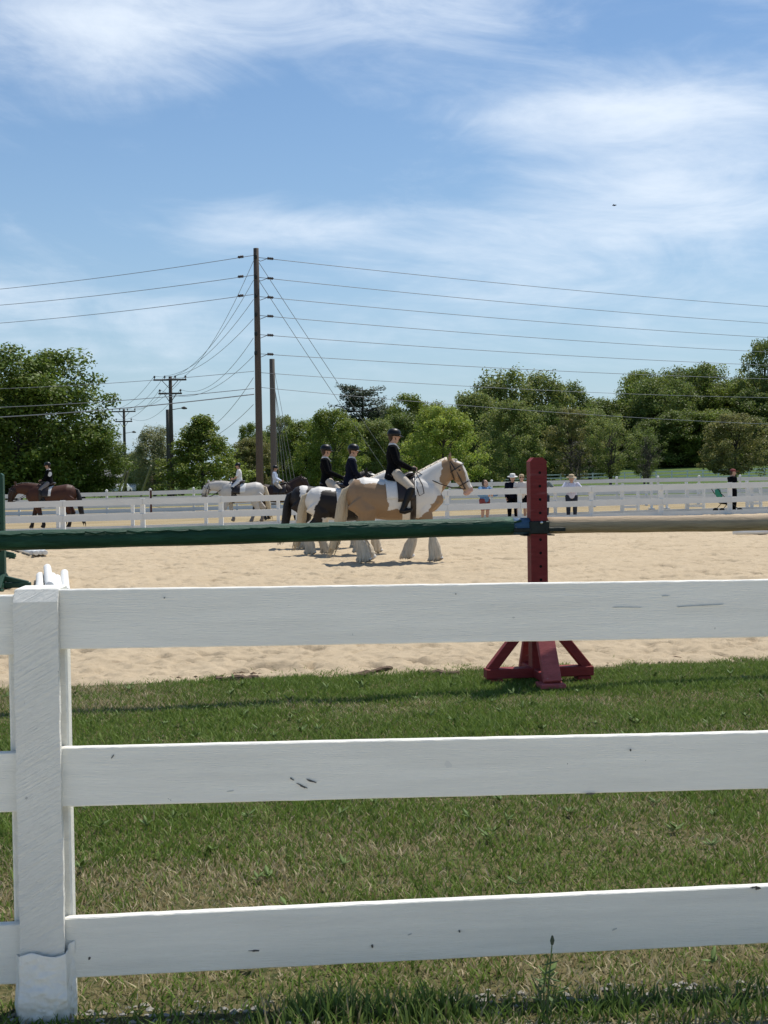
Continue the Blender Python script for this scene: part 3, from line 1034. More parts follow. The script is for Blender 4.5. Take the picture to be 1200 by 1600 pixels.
def fence_line(dfun, X0, X1, step, start):
    pts = []
    # walk along a straight line between two ground points, posts every `step` metres, one of them at pixel `start`
    def P(X):
        d = dfun(X); p = at(X, 780, d); return Vector((p.x, p.y, 0))
    a, b2 = P(0), P(1200)
    u_ = (b2 - a).normalized()
    s0 = (P(start) - a).dot(u_)
    lo_, hi_ = (P(X0) - a).dot(u_), (P(X1) - a).dot(u_)
    s = s0 - step * math.floor((s0 - lo_) / step)
    while s <= hi_:
        p = a + u_ * s; p.z = H(p.x, p.y); pts.append(p); s += step
    return pts


PA = fence_line(lambda X: 39.5 + X / 300, -140, 1340, 2.44, 98)
far_fence('arena_fence', 'white three-rail fence along the far side of the arena', PA, (1.07, .60, .15), .19, 1.08, .14)
PA2 = fence_line(lambda X: 42.3 + X / 300, -140, 1340, 2.44, 207)
far_fence('inner_fence', 'second white fence close behind the arena fence', PA2, (1.02, .57, .15), .17, 1.03, .11)
PB = fence_line(lambda X: 72 + X / 400, -160, 1380, 2.44, 235)
far_fence('paddock_fence', 'white fence with capped posts beyond the warm-up ring', PB, (1.17, .84, .50, .2), .22, 1.24, .12, cap=True)
PC = fence_line(lambda X: 57 + X / 500, 640, 1380, 2.44, 1010)
far_fence('ring_fence', 'low white two-rail fence between arena and capped paddock fence at right', PC, (.95, .5), .2, .98, .12)
PD = fence_line(lambda X: 168 + X / 60, 330, 1400, 2.4, 900)
far_fence('field_fence', 'distant thin white fence in front of the tree line', PD, (1.32, .85, .4), .15, 1.4, .16, stuff=True)

# ================================================================== utility poles, wires
def wire(label, p, q, sag, r=.026, group='power lines', n=28, name='power_line'):
    p = Vector(p); q = Vector(q)
    c0 = (p + q) / 2
    pts = []
    for i in range(n + 1):
        u_ = i / n
        w = p.lerp(q, u_); w.z -= sag * 4 * u_ * (1 - u_)
        pts.append(w - c0)
    o = MB().loft(pts, [r * .75] * len(pts), 5, dome=0).build(name, WIRE, None, True)
    o.location = c0
    return tag(o, label, 'wire', group)


def upole(label, X, ytop, depth, r0, r1, material, name='utility_pole'):
    t_ = at(X, ytop, depth)
    zb_ = H(t_.x, t_.y)
    T = thing(name, label, 'utility pole', (t_.x, t_.y, zb_))
    h = t_.z - zb_
    MB().loft([(0, 0, -.3), (0, 0, h * .3), (0, 0, h * .7), (0, 0, h)], [r0, r0 * .7 + r1 * .3, r0 * .3 + r1 * .7, r1], 14, dome=.05).build('shaft', material, T, True)
    return T, t_, h


MD = 80.0
MP, mtop, mh = upole('tallest wooden utility pole standing behind the grey horse', 400, 388, MD, .24, .165, POLEW)
SP, stop_, sh = upole('shorter plain wooden pole just right of the tallest pole', 425, 561, 83.0, .21, .17, STUBW)
RD_end = lambda y0, y1: (at(400, y0, MD), at(1400, y1, 80 * 30 / 21.3))
yr0 = [402, 433, 463, 492.5, 522.5, 552.5]
yr1 = [485, 510, 530, 551, 569, 588]
ordn = ['topmost', 'second', 'third', 'fourth', 'fifth', 'lowest']
for i in range(6):
    a = at(400, yr0[i], MD); b2 = at(1420, yr1[i] + 8, 116.0)
    wire(ordn[i] + ' of six parallel wires running right from the tallest pole', a, b2, .35)
    MB().box((a.x - mtop.x, -.16, a.z - MP.location.z), (.16, .3, .22), bev=.02).build('bracket', IRON, MP)
    ins = MB()
    for k in range(3):
        ins.loft([a + (b2 - a).normalized() * (.85 + .14 * k) - Vector(MP.location), a + (b2 - a).normalized() * (.93 + .14 * k) - Vector(MP.location)], [.10, .05], 8)
    ins.loft([a + (b2 - a).normalized() * .85 - Vector(MP.location), a + (b2 - a).normalized() * .3 - Vector(MP.location) + Vector((0, 0, -.22)), a - Vector(MP.location) + Vector((.1, 0, -.12))], [.02] * 3, 5)
    ins.build('insulator', INSUL, MP, True)
yl0 = [400, 431, 461]; yl1 = [447, 472, 500]
for i in range(3):
    a = at(396, yl0[i] - 1, MD); b2 = at(-160, yl1[i] + (yl1[i] - yl0[i]) * .38, 98.0)
    wire(['top', 'middle', 'bottom'][i] + ' of three wires running left from the top of the tallest pole', a, b2, .3)
    ins = MB()
    for k in range(3):
        ins.loft([a + (b2 - a).normalized() * (.85 + .14 * k) - Vector(MP.location), a + (b2 - a).normalized() * (.93 + .14 * k) - Vector(MP.location)], [.10, .05], 8)
    ins.build('insulator', INSUL, MP, True)
for i, (y0, y1, y2, r) in enumerate(((580, 604, 618, .022), (607, 634, 645, .03), (616, 652, 648, .045))):
    wire(['upper', 'middle', 'thick lower'][i] + ' low cable running left from the tallest pole across the big tree', at(397, y0, MD), at(-160, y1 + 6, 92), .3, r)
for i, (y0, y1) in enumerate(((582, 622), (605, 668))):
    wire(['upper', 'lower'][i] + ' low cable running right from the tallest pole towards the trees', at(403, y0, MD), at(1400, y1, 118), .5, .022)


def cross_pole(label, X, ytop, depth, arm1, arm2, d1, d2):
    T, tp, h = upole(label, X, ytop, depth, .22, .15, POLEW)
    pins = []
    for k, (w_, dz, ns) in enumerate(((arm1, d1, 4), (arm2, d2, 2))):
        arm = MB().box((0, -.2, h - dz), (w_, .13, .15), bev=.01).build('crossarm', POLEW, T)
        for sx in (-1, 1):
            MB().beam((sx * w_ * .24, -.2, h - dz - .07), (sx * .08, -.2, h - dz - .75), .05, .05).build('arm_brace', POLEW, T)
        xs_ = [-.47, -.16, .16, .47] if ns == 4 else [-.44, .44]
        for x in xs_:
            MB().lathe([(.03, 0), (.04, .12), (.10, .14), (.08, .26), (.03, .32)], 8, (x * w_, -.2, h - dz + .07)).build('insulator', INSUL, T, True)
            pins.append(Vector(T.location) + Vector((x * w_, -.2, h - dz + .36)))
    lb_ = MB().loft([(.1, -.1, h - 3.0), (.7, -.1, h - 2.9), (1.1, -.1, h - 2.85)], [.035, .03, .03], 6).build('lamp_arm', STUBW, T, True)
    MB().loft([(1.0, -.1, h - 2.86), (1.2, -.1, h - 2.84), (1.45, -.1, h - 2.9)], [.08, .14, .06], 8).build('lamp_head', STUBW, T, True)
    return T, pins


P3, pins3 = cross_pole('nearer two-armed utility pole between the pale tree and green tree', 266, 588, 115, 2.95, 2.1, .33, 1.55)
P4, pins4 = cross_pole('farther two-armed utility pole beside the big left tree', 193.5, 639, 158, 2.95, 2.1, .33, 1.55)
upole('bare stub pole just left of the nearer two-armed pole', 262, 640, 117, .2, .17, STUBW)
for i, y0 in enumerate((408, 438, 468, 498, 528, 556)):
    wire(ordn[i] + ' of six wires dropping from the tallest pole to the nearer two-armed pole', at(396, y0, MD), pins3[(3, 2, 1, 0, 5, 4)[i]], .9 + .1 * i, .021)
for i in range(6):
    wire(['first', 'second', 'third', 'fourth', 'fifth', 'sixth'][i] + ' of six short wires between the two two-armed poles', pins3[i], pins4[i], .8 + .2 * (i % 3), .022)
for i, (a, b2, dd) in enumerate((((396, 590), (330, 668), 100), ((396, 632), (318, 690), 108))):
    wire(['upper', 'lower'][i] + ' slack cable dropping left of the tallest pole over the small green tree', at(*a, MD), at(*b2, dd), .3, .022)
# guys
for i, (y0, X1, Y1) in enumerate(((408, 556, 640), (436, 538, 640))):
    a = at(403, y0, MD); b2 = at(X1, Y1, 88)
    e = a + (b2 - a) * ((a.z - H(a.x, a.y)) / (a.z - b2.z)); e.z = H(e.x, e.y)
    g = wire(['upper', 'lower'][i] + ' of two long guy wires slanting right from the tallest pole', a, e, .1, .024, 'guy wires', name='guy_wire')
for i, (X1, y0) in enumerate(((438, 566), (446, 572), (453, 580), (461, 588), (467, 564))):
    a = at(426, y0, 83); b2 = at(X1, 758, 84 + i * .5); b2.z = H(b2.x, b2.y)
    g = wire(['leftmost', 'second', 'middle', 'fourth', 'rightmost'][i] + ' of five steep guy wires right of the shorter plain pole', a, b2, .02, .018, 'guy wires', name='guy_wire')
    k = Vector(g.location)
    d_ = (a - b2)
    MB().loft([b2 + d_ * .0 - k, b2 + d_ * .16 - k], [.06, .05], 8).build('guy_guard', YELG if i != 1 else STUBW, g, True)
TANP = mat('tan_guard', (.36, .30, .19), .6)
for i, (X0, Y0, X1, Y1) in enumerate(((181, 754, 200, 726), (187, 754, 207, 722), (218, 752, 236, 728))):
    a = at(X0, Y0, 128); a.z = H(a.x, a.y); b2 = at(X1, Y1, 126)
    o = MB().loft([(0, 0, 0), b2 - a], [.11, .10], 8).build('guy_guard', TANP, None, True); o.location = a
    tag(o, ['left', 'middle', 'right'][i] + ' tan slanted guy guard by the far two-armed pole', 'guy guard', 'tan guy guards')
#@@TREES
# ================================================================== trees
def crown(seed, prof, z0, width, nc, lpc, cr, ls, flat=.75, gap=.0, upright=0.0, height=10.0):
    r = np.random.default_rng(seed)
    cen = []
    while len(cen) < nc:
        zt = r.uniform(0, 1)
        R_ = np.interp(zt, np.linspace(0, 1, len(prof)), prof) * width / 2
        a = r.uniform(0, 2 * np.pi)
        lump = 1 + .16 * math.sin(3 * a + seed) + .12 * math.sin(5 * a + zt * 7 + seed * 2)
        q = r.uniform(.12, 1) ** .55
        if gap and vnoise(a * 2.2 + seed, zt * 5, seed) > 1 - gap * 2: continue
        cen.append((math.cos(a) * R_ * q * lump, math.sin(a) * R_ * q * lump, z0 + zt * (height - z0 - cr * .5), r.uniform(.6, 1.25) * cr))
    cen = np.array(cen)
    V, C = [], []
    for cx, cy, cz, rad in cen:
        n = int(lpc * r.uniform(.6, 1.3))
        d = r.normal(size=(n, 3)); d /= np.linalg.norm(d, axis=1)[:, None]
        rr_ = r.uniform(.25, 1.12, n)[:, None] ** .7
        p = d * rr_ * rad * np.array([1, 1, flat]) + np.array([cx, cy, cz])
        if upright: p[:, 2] += upright * rad * r.uniform(-1, 1, n)
        nrm = d * .6 + r.normal(size=(n, 3)) * .55 + np.array([0, 0, .45])
        nrm /= np.linalg.norm(nrm, axis=1)[:, None]
        t1 = np.cross(nrm, r.normal(size=(n, 3))); t1 /= np.linalg.norm(t1, axis=1)[:, None]
        t2 = np.cross(nrm, t1)
        s = (ls * r.uniform(.55, 1.35, n))[:, None]
        e = r.uniform(.45, .8, n)[:, None]
        quad = np.stack([p - t1 * s, p - t2 * s * e * .9 + t1 * s * .1, p + t1 * s, p + t2 * s * e + t1 * s * .1], 1)
        V.append(quad)
        tint = r.uniform(.72, 1.28, (n, 1)) * r.uniform(.85, 1.15)
        c = np.concatenate([tint * r.uniform(.9, 1.2, (n, 1)), tint, tint * r.uniform(.7, 1.1, (n, 1))], 1)
        C.append(np.repeat(c[:, None, :], 4, 1))
    V = np.concatenate(V).reshape(-1, 3); C = np.concatenate(C).reshape(-1, 3)
    q = np.arange(len(V)).reshape(-1, 4)
    me = np_mesh('crown', V, quads=q, cols=C)
    return me, cen


def trunk_mesh(cen, z0, seed, rb=.22, nl=16, lean=.0, multi=1, height=10.0):
    r = random.Random(seed)
    mb = MB()
    tops = []
    for k in range(multi):
        a = 2 * math.pi * k / max(multi, 1)
        sp_ = 0 if multi == 1 else .9
        hx, hy = math.cos(a) * sp_ + r.uniform(-.3, .3), math.sin(a) * sp_ + r.uniform(-.3, .3)
        pts = [(0, 0, -.4), (hx * .15, hy * .15, z0 * .6), (hx * .6, hy * .6, height * .45), (hx * 1.1, hy * 1.1, height * .82)]
        f = 1 if multi == 1 else .6
        mb.loft(pts, [rb * 1.15 * f, rb * .85 * f, rb * .5 * f, rb * .12], 8, dome=.1)
        tops.append(pts)
    for i in range(nl):
        c = cen[r.randrange(len(cen))]
        pts = r.choice(tops)
        zz = max(z0 * .7, min(c[2] - .8, height * .7) * r.uniform(.6, .95))
        u_ = zz / (height * .82)
        bx, by = pts[3][0] * u_ * .9, pts[3][1] * u_ * .9
        p = Vector((bx, by, zz)); q = Vector(c[:3])
        mid = p.lerp(q, .5) + Vector((0, 0, -.15 + r.uniform(-.2, .2)))
        mb.loft([p, mid, q], [rb * .32, rb * .2, rb * .05], 6, dome=.1)
    return mb.mesh('trunk')


KIND = {}
for kname, args, tr in (
    ('broad', dict(seed=11, prof=[.6, .88, 1, 1, .98, .92, .8, .55], z0=1.3, width=8.6, nc=270, lpc=200, cr=.95, ls=.11), {}),
    ('dense', dict(seed=12, prof=[.8, 1, .98, .95, .9, .8, .66, .4], z0=.6, width=8.2, nc=240, lpc=160, cr=.92, ls=.125), {}),
    ('cone', dict(seed=13, prof=[.75, 1, .95, .8, .62, .44, .26, .1], z0=.9, width=8.2, nc=180, lpc=130, cr=.8, ls=.13), {}),
    ('round', dict(seed=14, prof=[.6, .9, 1, 1, .93, .8, .6, .3], z0=1.6, width=8.6, nc=230, lpc=120, cr=.78, ls=.115), {}),
    ('airy', dict(seed=15, prof=[.4, .75, 1, 1, .9, .7, .5, .25], z0=1.5, width=7.5, nc=130, lpc=100, cr=.68, ls=.11, gap=.06), {'nl': 34}),
    ('vase', dict(seed=16, prof=[.25, .5, .8, 1, 1, .9, .7, .4], z0=1.6, width=7.6, nc=140, lpc=90, cr=.66, ls=.10, upright=.5), {'multi': 4, 'nl': 30, 'rb': .2}),
    ('plume', dict(seed=17, prof=[.5, .8, 1, .95, .9, .8, .6, .35], z0=1.4, width=6.4, nc=170, lpc=120, cr=.75, ls=.115, flat=1.15, upright=.6), {}),
    ('twig', dict(seed=18, prof=[.3, .6, .9, 1, .95, .8, .6, .3], z0=1.2, width=8, nc=80, lpc=26, cr=.6, ls=.07), {'multi': 5, 'nl': 60, 'rb': .16}),
):
    me, cen = crown(**args)
    KIND[kname] = (me, trunk_mesh(cen, args['z0'], args['seed'], **tr), args['width'])
# pine: whorls of flat boughs
r_ = np.random.default_rng(5)
V = []; C = []
mbt = MB()
mbt.loft([(0, 0, -.3), (0, 0, 5), (0, 0, 9.8)], [.28, .18, .03], 8)
for k in range(17):
    z = 1.6 + k * .49
    L = (3.6 - .10 * k) * r_.uniform(.75, 1.15) if k > 2 else 2.6
    for j in range(8):
        a = r_.uniform(0, 2 * np.pi)
        Lj = L * r_.uniform(.6, 1.15)
        tip = Vector((math.cos(a) * Lj, math.sin(a) * Lj, z + .25 * Lj * r_.uniform(.0, .8)))
        mbt.loft([(0, 0, z), Vector((0, 0, z)).lerp(tip, .5) - Vector((0, 0, .08)), tip], [.06, .045, .015], 5)
        n = 95
        u = r_.uniform(.35, 1.05, n)
        w = .15 + .42 * np.sin(np.clip((u - .3) / .75, 0, 1) * np.pi) + .1
        p = np.stack([math.cos(a) * Lj * u, math.sin(a) * Lj * u, z + (tip.z - z) * u], 1)
        side = r_.uniform(-1, 1, n) * w
        p[:, 0] += -math.sin(a) * side; p[:, 1] += math.cos(a) * side; p[:, 2] += r_.normal(0, .14, n) + .06
        nrm = r_.normal(size=(n, 3)) * .5 + np.array([0, 0, .9]); nrm /= np.linalg.norm(nrm, axis=1)[:, None]
        t1 = np.cross(nrm, r_.normal(size=(n, 3))); t1 /= np.linalg.norm(t1, axis=1)[:, None]; t2 = np.cross(nrm, t1)
        s = r_.uniform(.07, .16, (n, 1))
        V.append(np.stack([p - t1 * s, p - t2 * s * .5, p + t1 * s, p + t2 * s * .5], 1))
        tn = r_.uniform(.7, 1.3, (n, 1)); C.append(np.repeat(np.repeat(tn, 3, 1)[:, None, :], 4, 1))
V = np.concatenate(V).reshape(-1, 3); C = np.concatenate(C).reshape(-1, 3)
KIND['pine'] = (np_mesh('crown', V, quads=np.arange(len(V)).reshape(-1, 4), cols=C), mbt.mesh('trunk'), 5.6)
for me, tm, _ in KIND.values():
    tm.materials.append(BARK)


def tree(kind, leaf, label, X, ytop, depth, wpx, name='tree', group='trees behind the arena', sink=0.0, ybase=None):
    tp = at(X, ytop, depth)
    zb_ = H(tp.x, tp.y) - sink
    s = FP / depth
    h = tp.z - zb_
    T = thing(name, label, 'tree', (tp.x, tp.y, zb_), random.uniform(0, 6.28), group)
    cm, tm, wn = KIND[kind]
    k = (wpx / s) / wn
    c = link('crown', cm, None, T)
    if not cm.materials: cm.materials.append(LEAF[leaf])
    c.material_slots[0].link = 'OBJECT'
    c.material_slots[0].material = LEAF[leaf]
    c.scale = (k, k, h / 10)
    o = link('trunk', tm, None, T); o.scale = (k, k, h / 10)
    return T


G1 = 'trees by the left field'
tree('broad', 'maple', 'huge dense green tree filling the left edge behind the bay horse', 24, 546, 105, 262, group=G1)
tree('broad', 'maple', 'lower green bough tree at the right foot of the huge left tree', 128, 664, 110, 140, group=G1)
tree('dense', 'deep', 'dark tree cut off by the left edge below the huge tree', -20, 590, 112, 200, group=G1)
tree('plume', 'pale', 'pale olive feathery tree left of the nearer two-armed pole', 240, 668, 150, 78, group=G1)
tree('cone', 'green', 'small pointed fresh green tree right of the nearer two-armed pole', 316, 648, 112, 150, group=G1)
tree('dense', 'deep', 'low dark bush under the pale olive tree', 208, 706, 200, 46, group=G1)
tree('dense', 'brown', 'brownish rounded shrub left of the tallest pole', 392, 684, 130, 78, group=G1)
tree('airy', 'green', 'light green tree top rising behind the brownish shrub', 388, 660, 150, 60, group=G1)
G2 = 'trees behind the riders'
tree('airy', 'olive', 'thin olive tree between the tallest pole and guy wires', 442, 648, 140, 80, group=G2)
tree('dense', 'green', 'fresh green bushy tree behind the guy wires', 478, 655, 138, 92, group=G2)
tree('round', 'green', 'full fresh green maple behind the rear riders', 520, 638, 120, 112, group=G2)
tree('pine', 'pine', 'tall dark layered pine rising above the maple', 566, 601, 175, 104, name='pine_tree', group=G2)
tree('dense', 'olive', 'olive green tree below the pine and left of the front rider', 582, 655, 128, 96, group=G2)
tree('airy', 'green', 'open-topped green tree right of the pine', 640, 614, 165, 104, group=G2)
tree('dense', 'deep', 'dark green tree directly behind the front rider', 632, 645, 160, 90, group=G2)
tree('round', 'bright', 'bright yellow-green tree behind the front horse neck', 690, 634, 105, 128, group=G2)
tree('dense', 'olive', 'dull olive tree behind the bright yellow-green tree', 742, 612, 170, 108, group=G2)
G3 = 'trees along the far right field'
tree('round', 'olive', 'round-headed olive tree with slim trunk behind the spectators', 796, 625, 150, 112, group=G3)
tree('plume', 'olive', 'tall feathery tree behind the round-headed olive tree', 786, 580, 215, 122, group=G3)
tree('plume', 'olive', 'tall willowy tree above the red jump post', 842, 584, 220, 128, group=G3)
tree('plume', 'deep', 'tall dark tree right of the red jump post', 892, 600, 235, 104, group=G3)
tree('airy', 'brown', 'sparse brown-tinted tree right of the red jump post', 890, 636, 165, 96, group=G3)
tree('vase', 'olive', 'young vase-shaped olive tree with many stems', 953, 648, 160, 92, group=G3)
tree('vase', 'deep', 'dark small vase-shaped tree left of the open grass slope', 1006, 668, 165, 70, group=G3)
tree('twig', 'grey', 'bare grey twiggy shrub left of the grass slope', 1012, 682, 150, 52, name='shrub', group=G3)
tree('twig', 'grey', 'bare brownish shrub behind the straw-hatted woman', 903, 688, 152, 66, name='shrub', group=G3)
tree('round', 'brown', 'round brown-green tree standing alone at the right edge', 1147, 645, 160, 112, group=G3)
G4 = 'dark wood on the right slope'
for i, (k, lf, X, Y, D, w, lb) in enumerate((
        ('dense', 'deep', 940, 622, 255, 80, 'far dark tree between the willowy and vase-shaped trees'),
        ('dense', 'deep', 975, 628, 265, 76, 'dark wood tree above the vase-shaped trees'),
        ('broad', 'green', 1012, 578, 262, 84, 'tall left end tree of the dark wood'),
        ('broad', 'deep', 1040, 590, 250, 96, 'broad dark tree in the left of the wood'),
        ('broad', 'deep', 1083, 570, 262, 104, 'highest domed tree in the middle of the wood'),
        ('dense', 'deep', 1062, 640, 240, 84, 'low dark tree at the foot of the wood'),
        ('broad', 'green', 1130, 596, 255, 96, 'lighter green tree right of the domed wood tree'),
        ('dense', 'green', 1112, 640, 238, 80, 'low green tree behind the round brown-green tree'),
        ('broad', 'deep', 1165, 590, 262, 92, 'dark tree below the tall open tree at right edge'),
        ('airy', 'olive', 1195, 527, 250, 84, 'tallest open-branched tree at the right edge of the wood'),
        ('broad', 'deep', 1205, 606, 245, 100, 'dark tree cut off by the right edge of the wood'),
        ('dense', 'deep', 1022, 655, 242, 70, 'lowest dark tree at the left foot of the wood'),
        ('dense', 'deep', 1185, 650, 240, 84, 'low dark tree right of the round brown-green tree'),
        ('broad', 'deep', 1265, 590, 255, 110, 'wood tree beyond the right edge'))):
    tree(k, lf, lb, X, Y, D, w * 1.28, group=G4)
for i, (X, Y, w, lf) in enumerate(((712, 640, 70, 'deep'), (672, 628, 66, 'olive'), (852, 632, 70, 'deep'), (920, 640, 66, 'olive'), (606, 632, 64, 'deep'), (545, 660, 64, 'deep'), (766, 650, 70, 'deep'), (418, 672, 66, 'deep'))):
    tree('dense', lf, ['dark filler tree behind the bright yellow-green tree', 'olive tree just right of the open-topped green tree', 'dark tree low behind the willowy tree', 'olive tree low behind the sparse brown-tinted tree',
                       'dark tree low to the right of the pine', 'dark tree low to the left of the pine', 'dark tree low left of the round-headed olive tree', 'dark tree low behind the tallest pole'][i], X, Y, 200, w * 1.3, group='trees in the far row')
# a far line of woodland closing the view: one mass nobody could count
r = np.random.default_rng(3)
n = 26000
ux = r.uniform(-1, 1, n)
tx = ux * 330; ty = 420 + 40 * np.abs(ux) + r.uniform(-14, 14, n)
topz = 9 + 4.0 * fbm(tx * .05, tx * 0, 2, 4, .6) + hgt(tx, ty)
tz = hgt(tx, ty) + (topz - hgt(tx, ty)) * r.uniform(0, 1, n)
p = np.stack([tx, ty, tz], 1)
nrm = r.normal(size=(n, 3)) + np.array([0, -.3, .5]); nrm /= np.linalg.norm(nrm, axis=1)[:, None]
t1 = np.cross(nrm, r.normal(size=(n, 3))); t1 /= np.linalg.norm(t1, axis=1)[:, None]; t2 = np.cross(nrm, t1)
s = r.uniform(.5, 1.1, (n, 1))
V = np.stack([p - t1 * s, p - t2 * s * .7, p + t1 * s, p + t2 * s * .7], 1).reshape(-1, 3)
tn = np.repeat(r.uniform(.7, 1.25, (n, 1)), 4, 0)
o = link('far_woodland', np_mesh('far_woodland', V, quads=np.arange(len(V)).reshape(-1, 4), cols=np.repeat(tn, 3, 1)), LEAF['deep'])
tag(o, 'distant dark woodland closing the horizon', 'woodland', kind='stuff')
#@@ANIMALS
# ================================================================== horses
COAT = mat('horse_coat', (.5, .5, .5), .55, .05, 9, .08, 90, spec=.3, attr='Col')
HAIR_CREAM = mat('cream_hair', (.60, .49, .33), .6, .2, 10, .6, 40, (9, 9, .6))
HAIR_WHITE = mat('white_hair', (.68, .61, .50), .6, .16, 10, .6, 40, (9, 9, .6))
HAIR_BLACK = mat('black_hair', (.012, .010, .010), .5, .2, 10, .5, 40, (9, 9, .6))
HAIR_GREY = mat('grey_hair', (.30, .27, .24), .6, .2, 10, .5, 40, (9, 9, .6))
FEATH = mat('cream_feathering', (.68, .59, .46), .8, .2, 6, .5, 40, (5, 5, .8), .1, col2=(.50, .41, .29), c2scale=5, c2thr=(.52, .75))
HOOF = mat('hoof_horn', (.22, .18, .13), .6, .2, 20)
LEATH = mat('dark_leather', (.020, .012, .009), .4, .2, 30, spec=.5)
PADW = mat('white_saddle_pad', (.72, .71, .68), .8, .06, 40, .2, 120)
EYE = mat('dark_eye', (.005, .004, .004), .1, spec=.6)

TX = np.array([.02, .06, .14, .26, .45, .65, .85, 1.05, 1.20, 1.35, 1.46, 1.52])
TT = np.array([1.16, 1.26, 1.35, 1.392, 1.365, 1.335, 1.335, 1.37, 1.41, 1.33, 1.19, 1.10])   # top line
TB = np.array([.92, .84, .76, .74, .72, .69, .68, .69, .71, .76, .84, .94])                  # belly line
TW = np.array([.09, .16, .235, .285, .295, .30, .305, .285, .255, .235, .17, .10])            # half width


def tors(x):
    t_, b2, w_ = (np.interp(x, TX, a) for a in (TT, TB, TW))
    return (t_ + b2) / 2, (t_ - b2) / 2, w_


def tsurf(x, ang, off=.0):                          # ang 0 = spine, towards +y
    c, hh_, w_ = tors(x)
    return Vector((x, (w_ + off) * math.sin(ang), c + (hh_ + off) * math.cos(ang)))


def mixc_(mask, a, b2):
    return np.where(mask[:, None], np.array([a]), np.array([b2]))


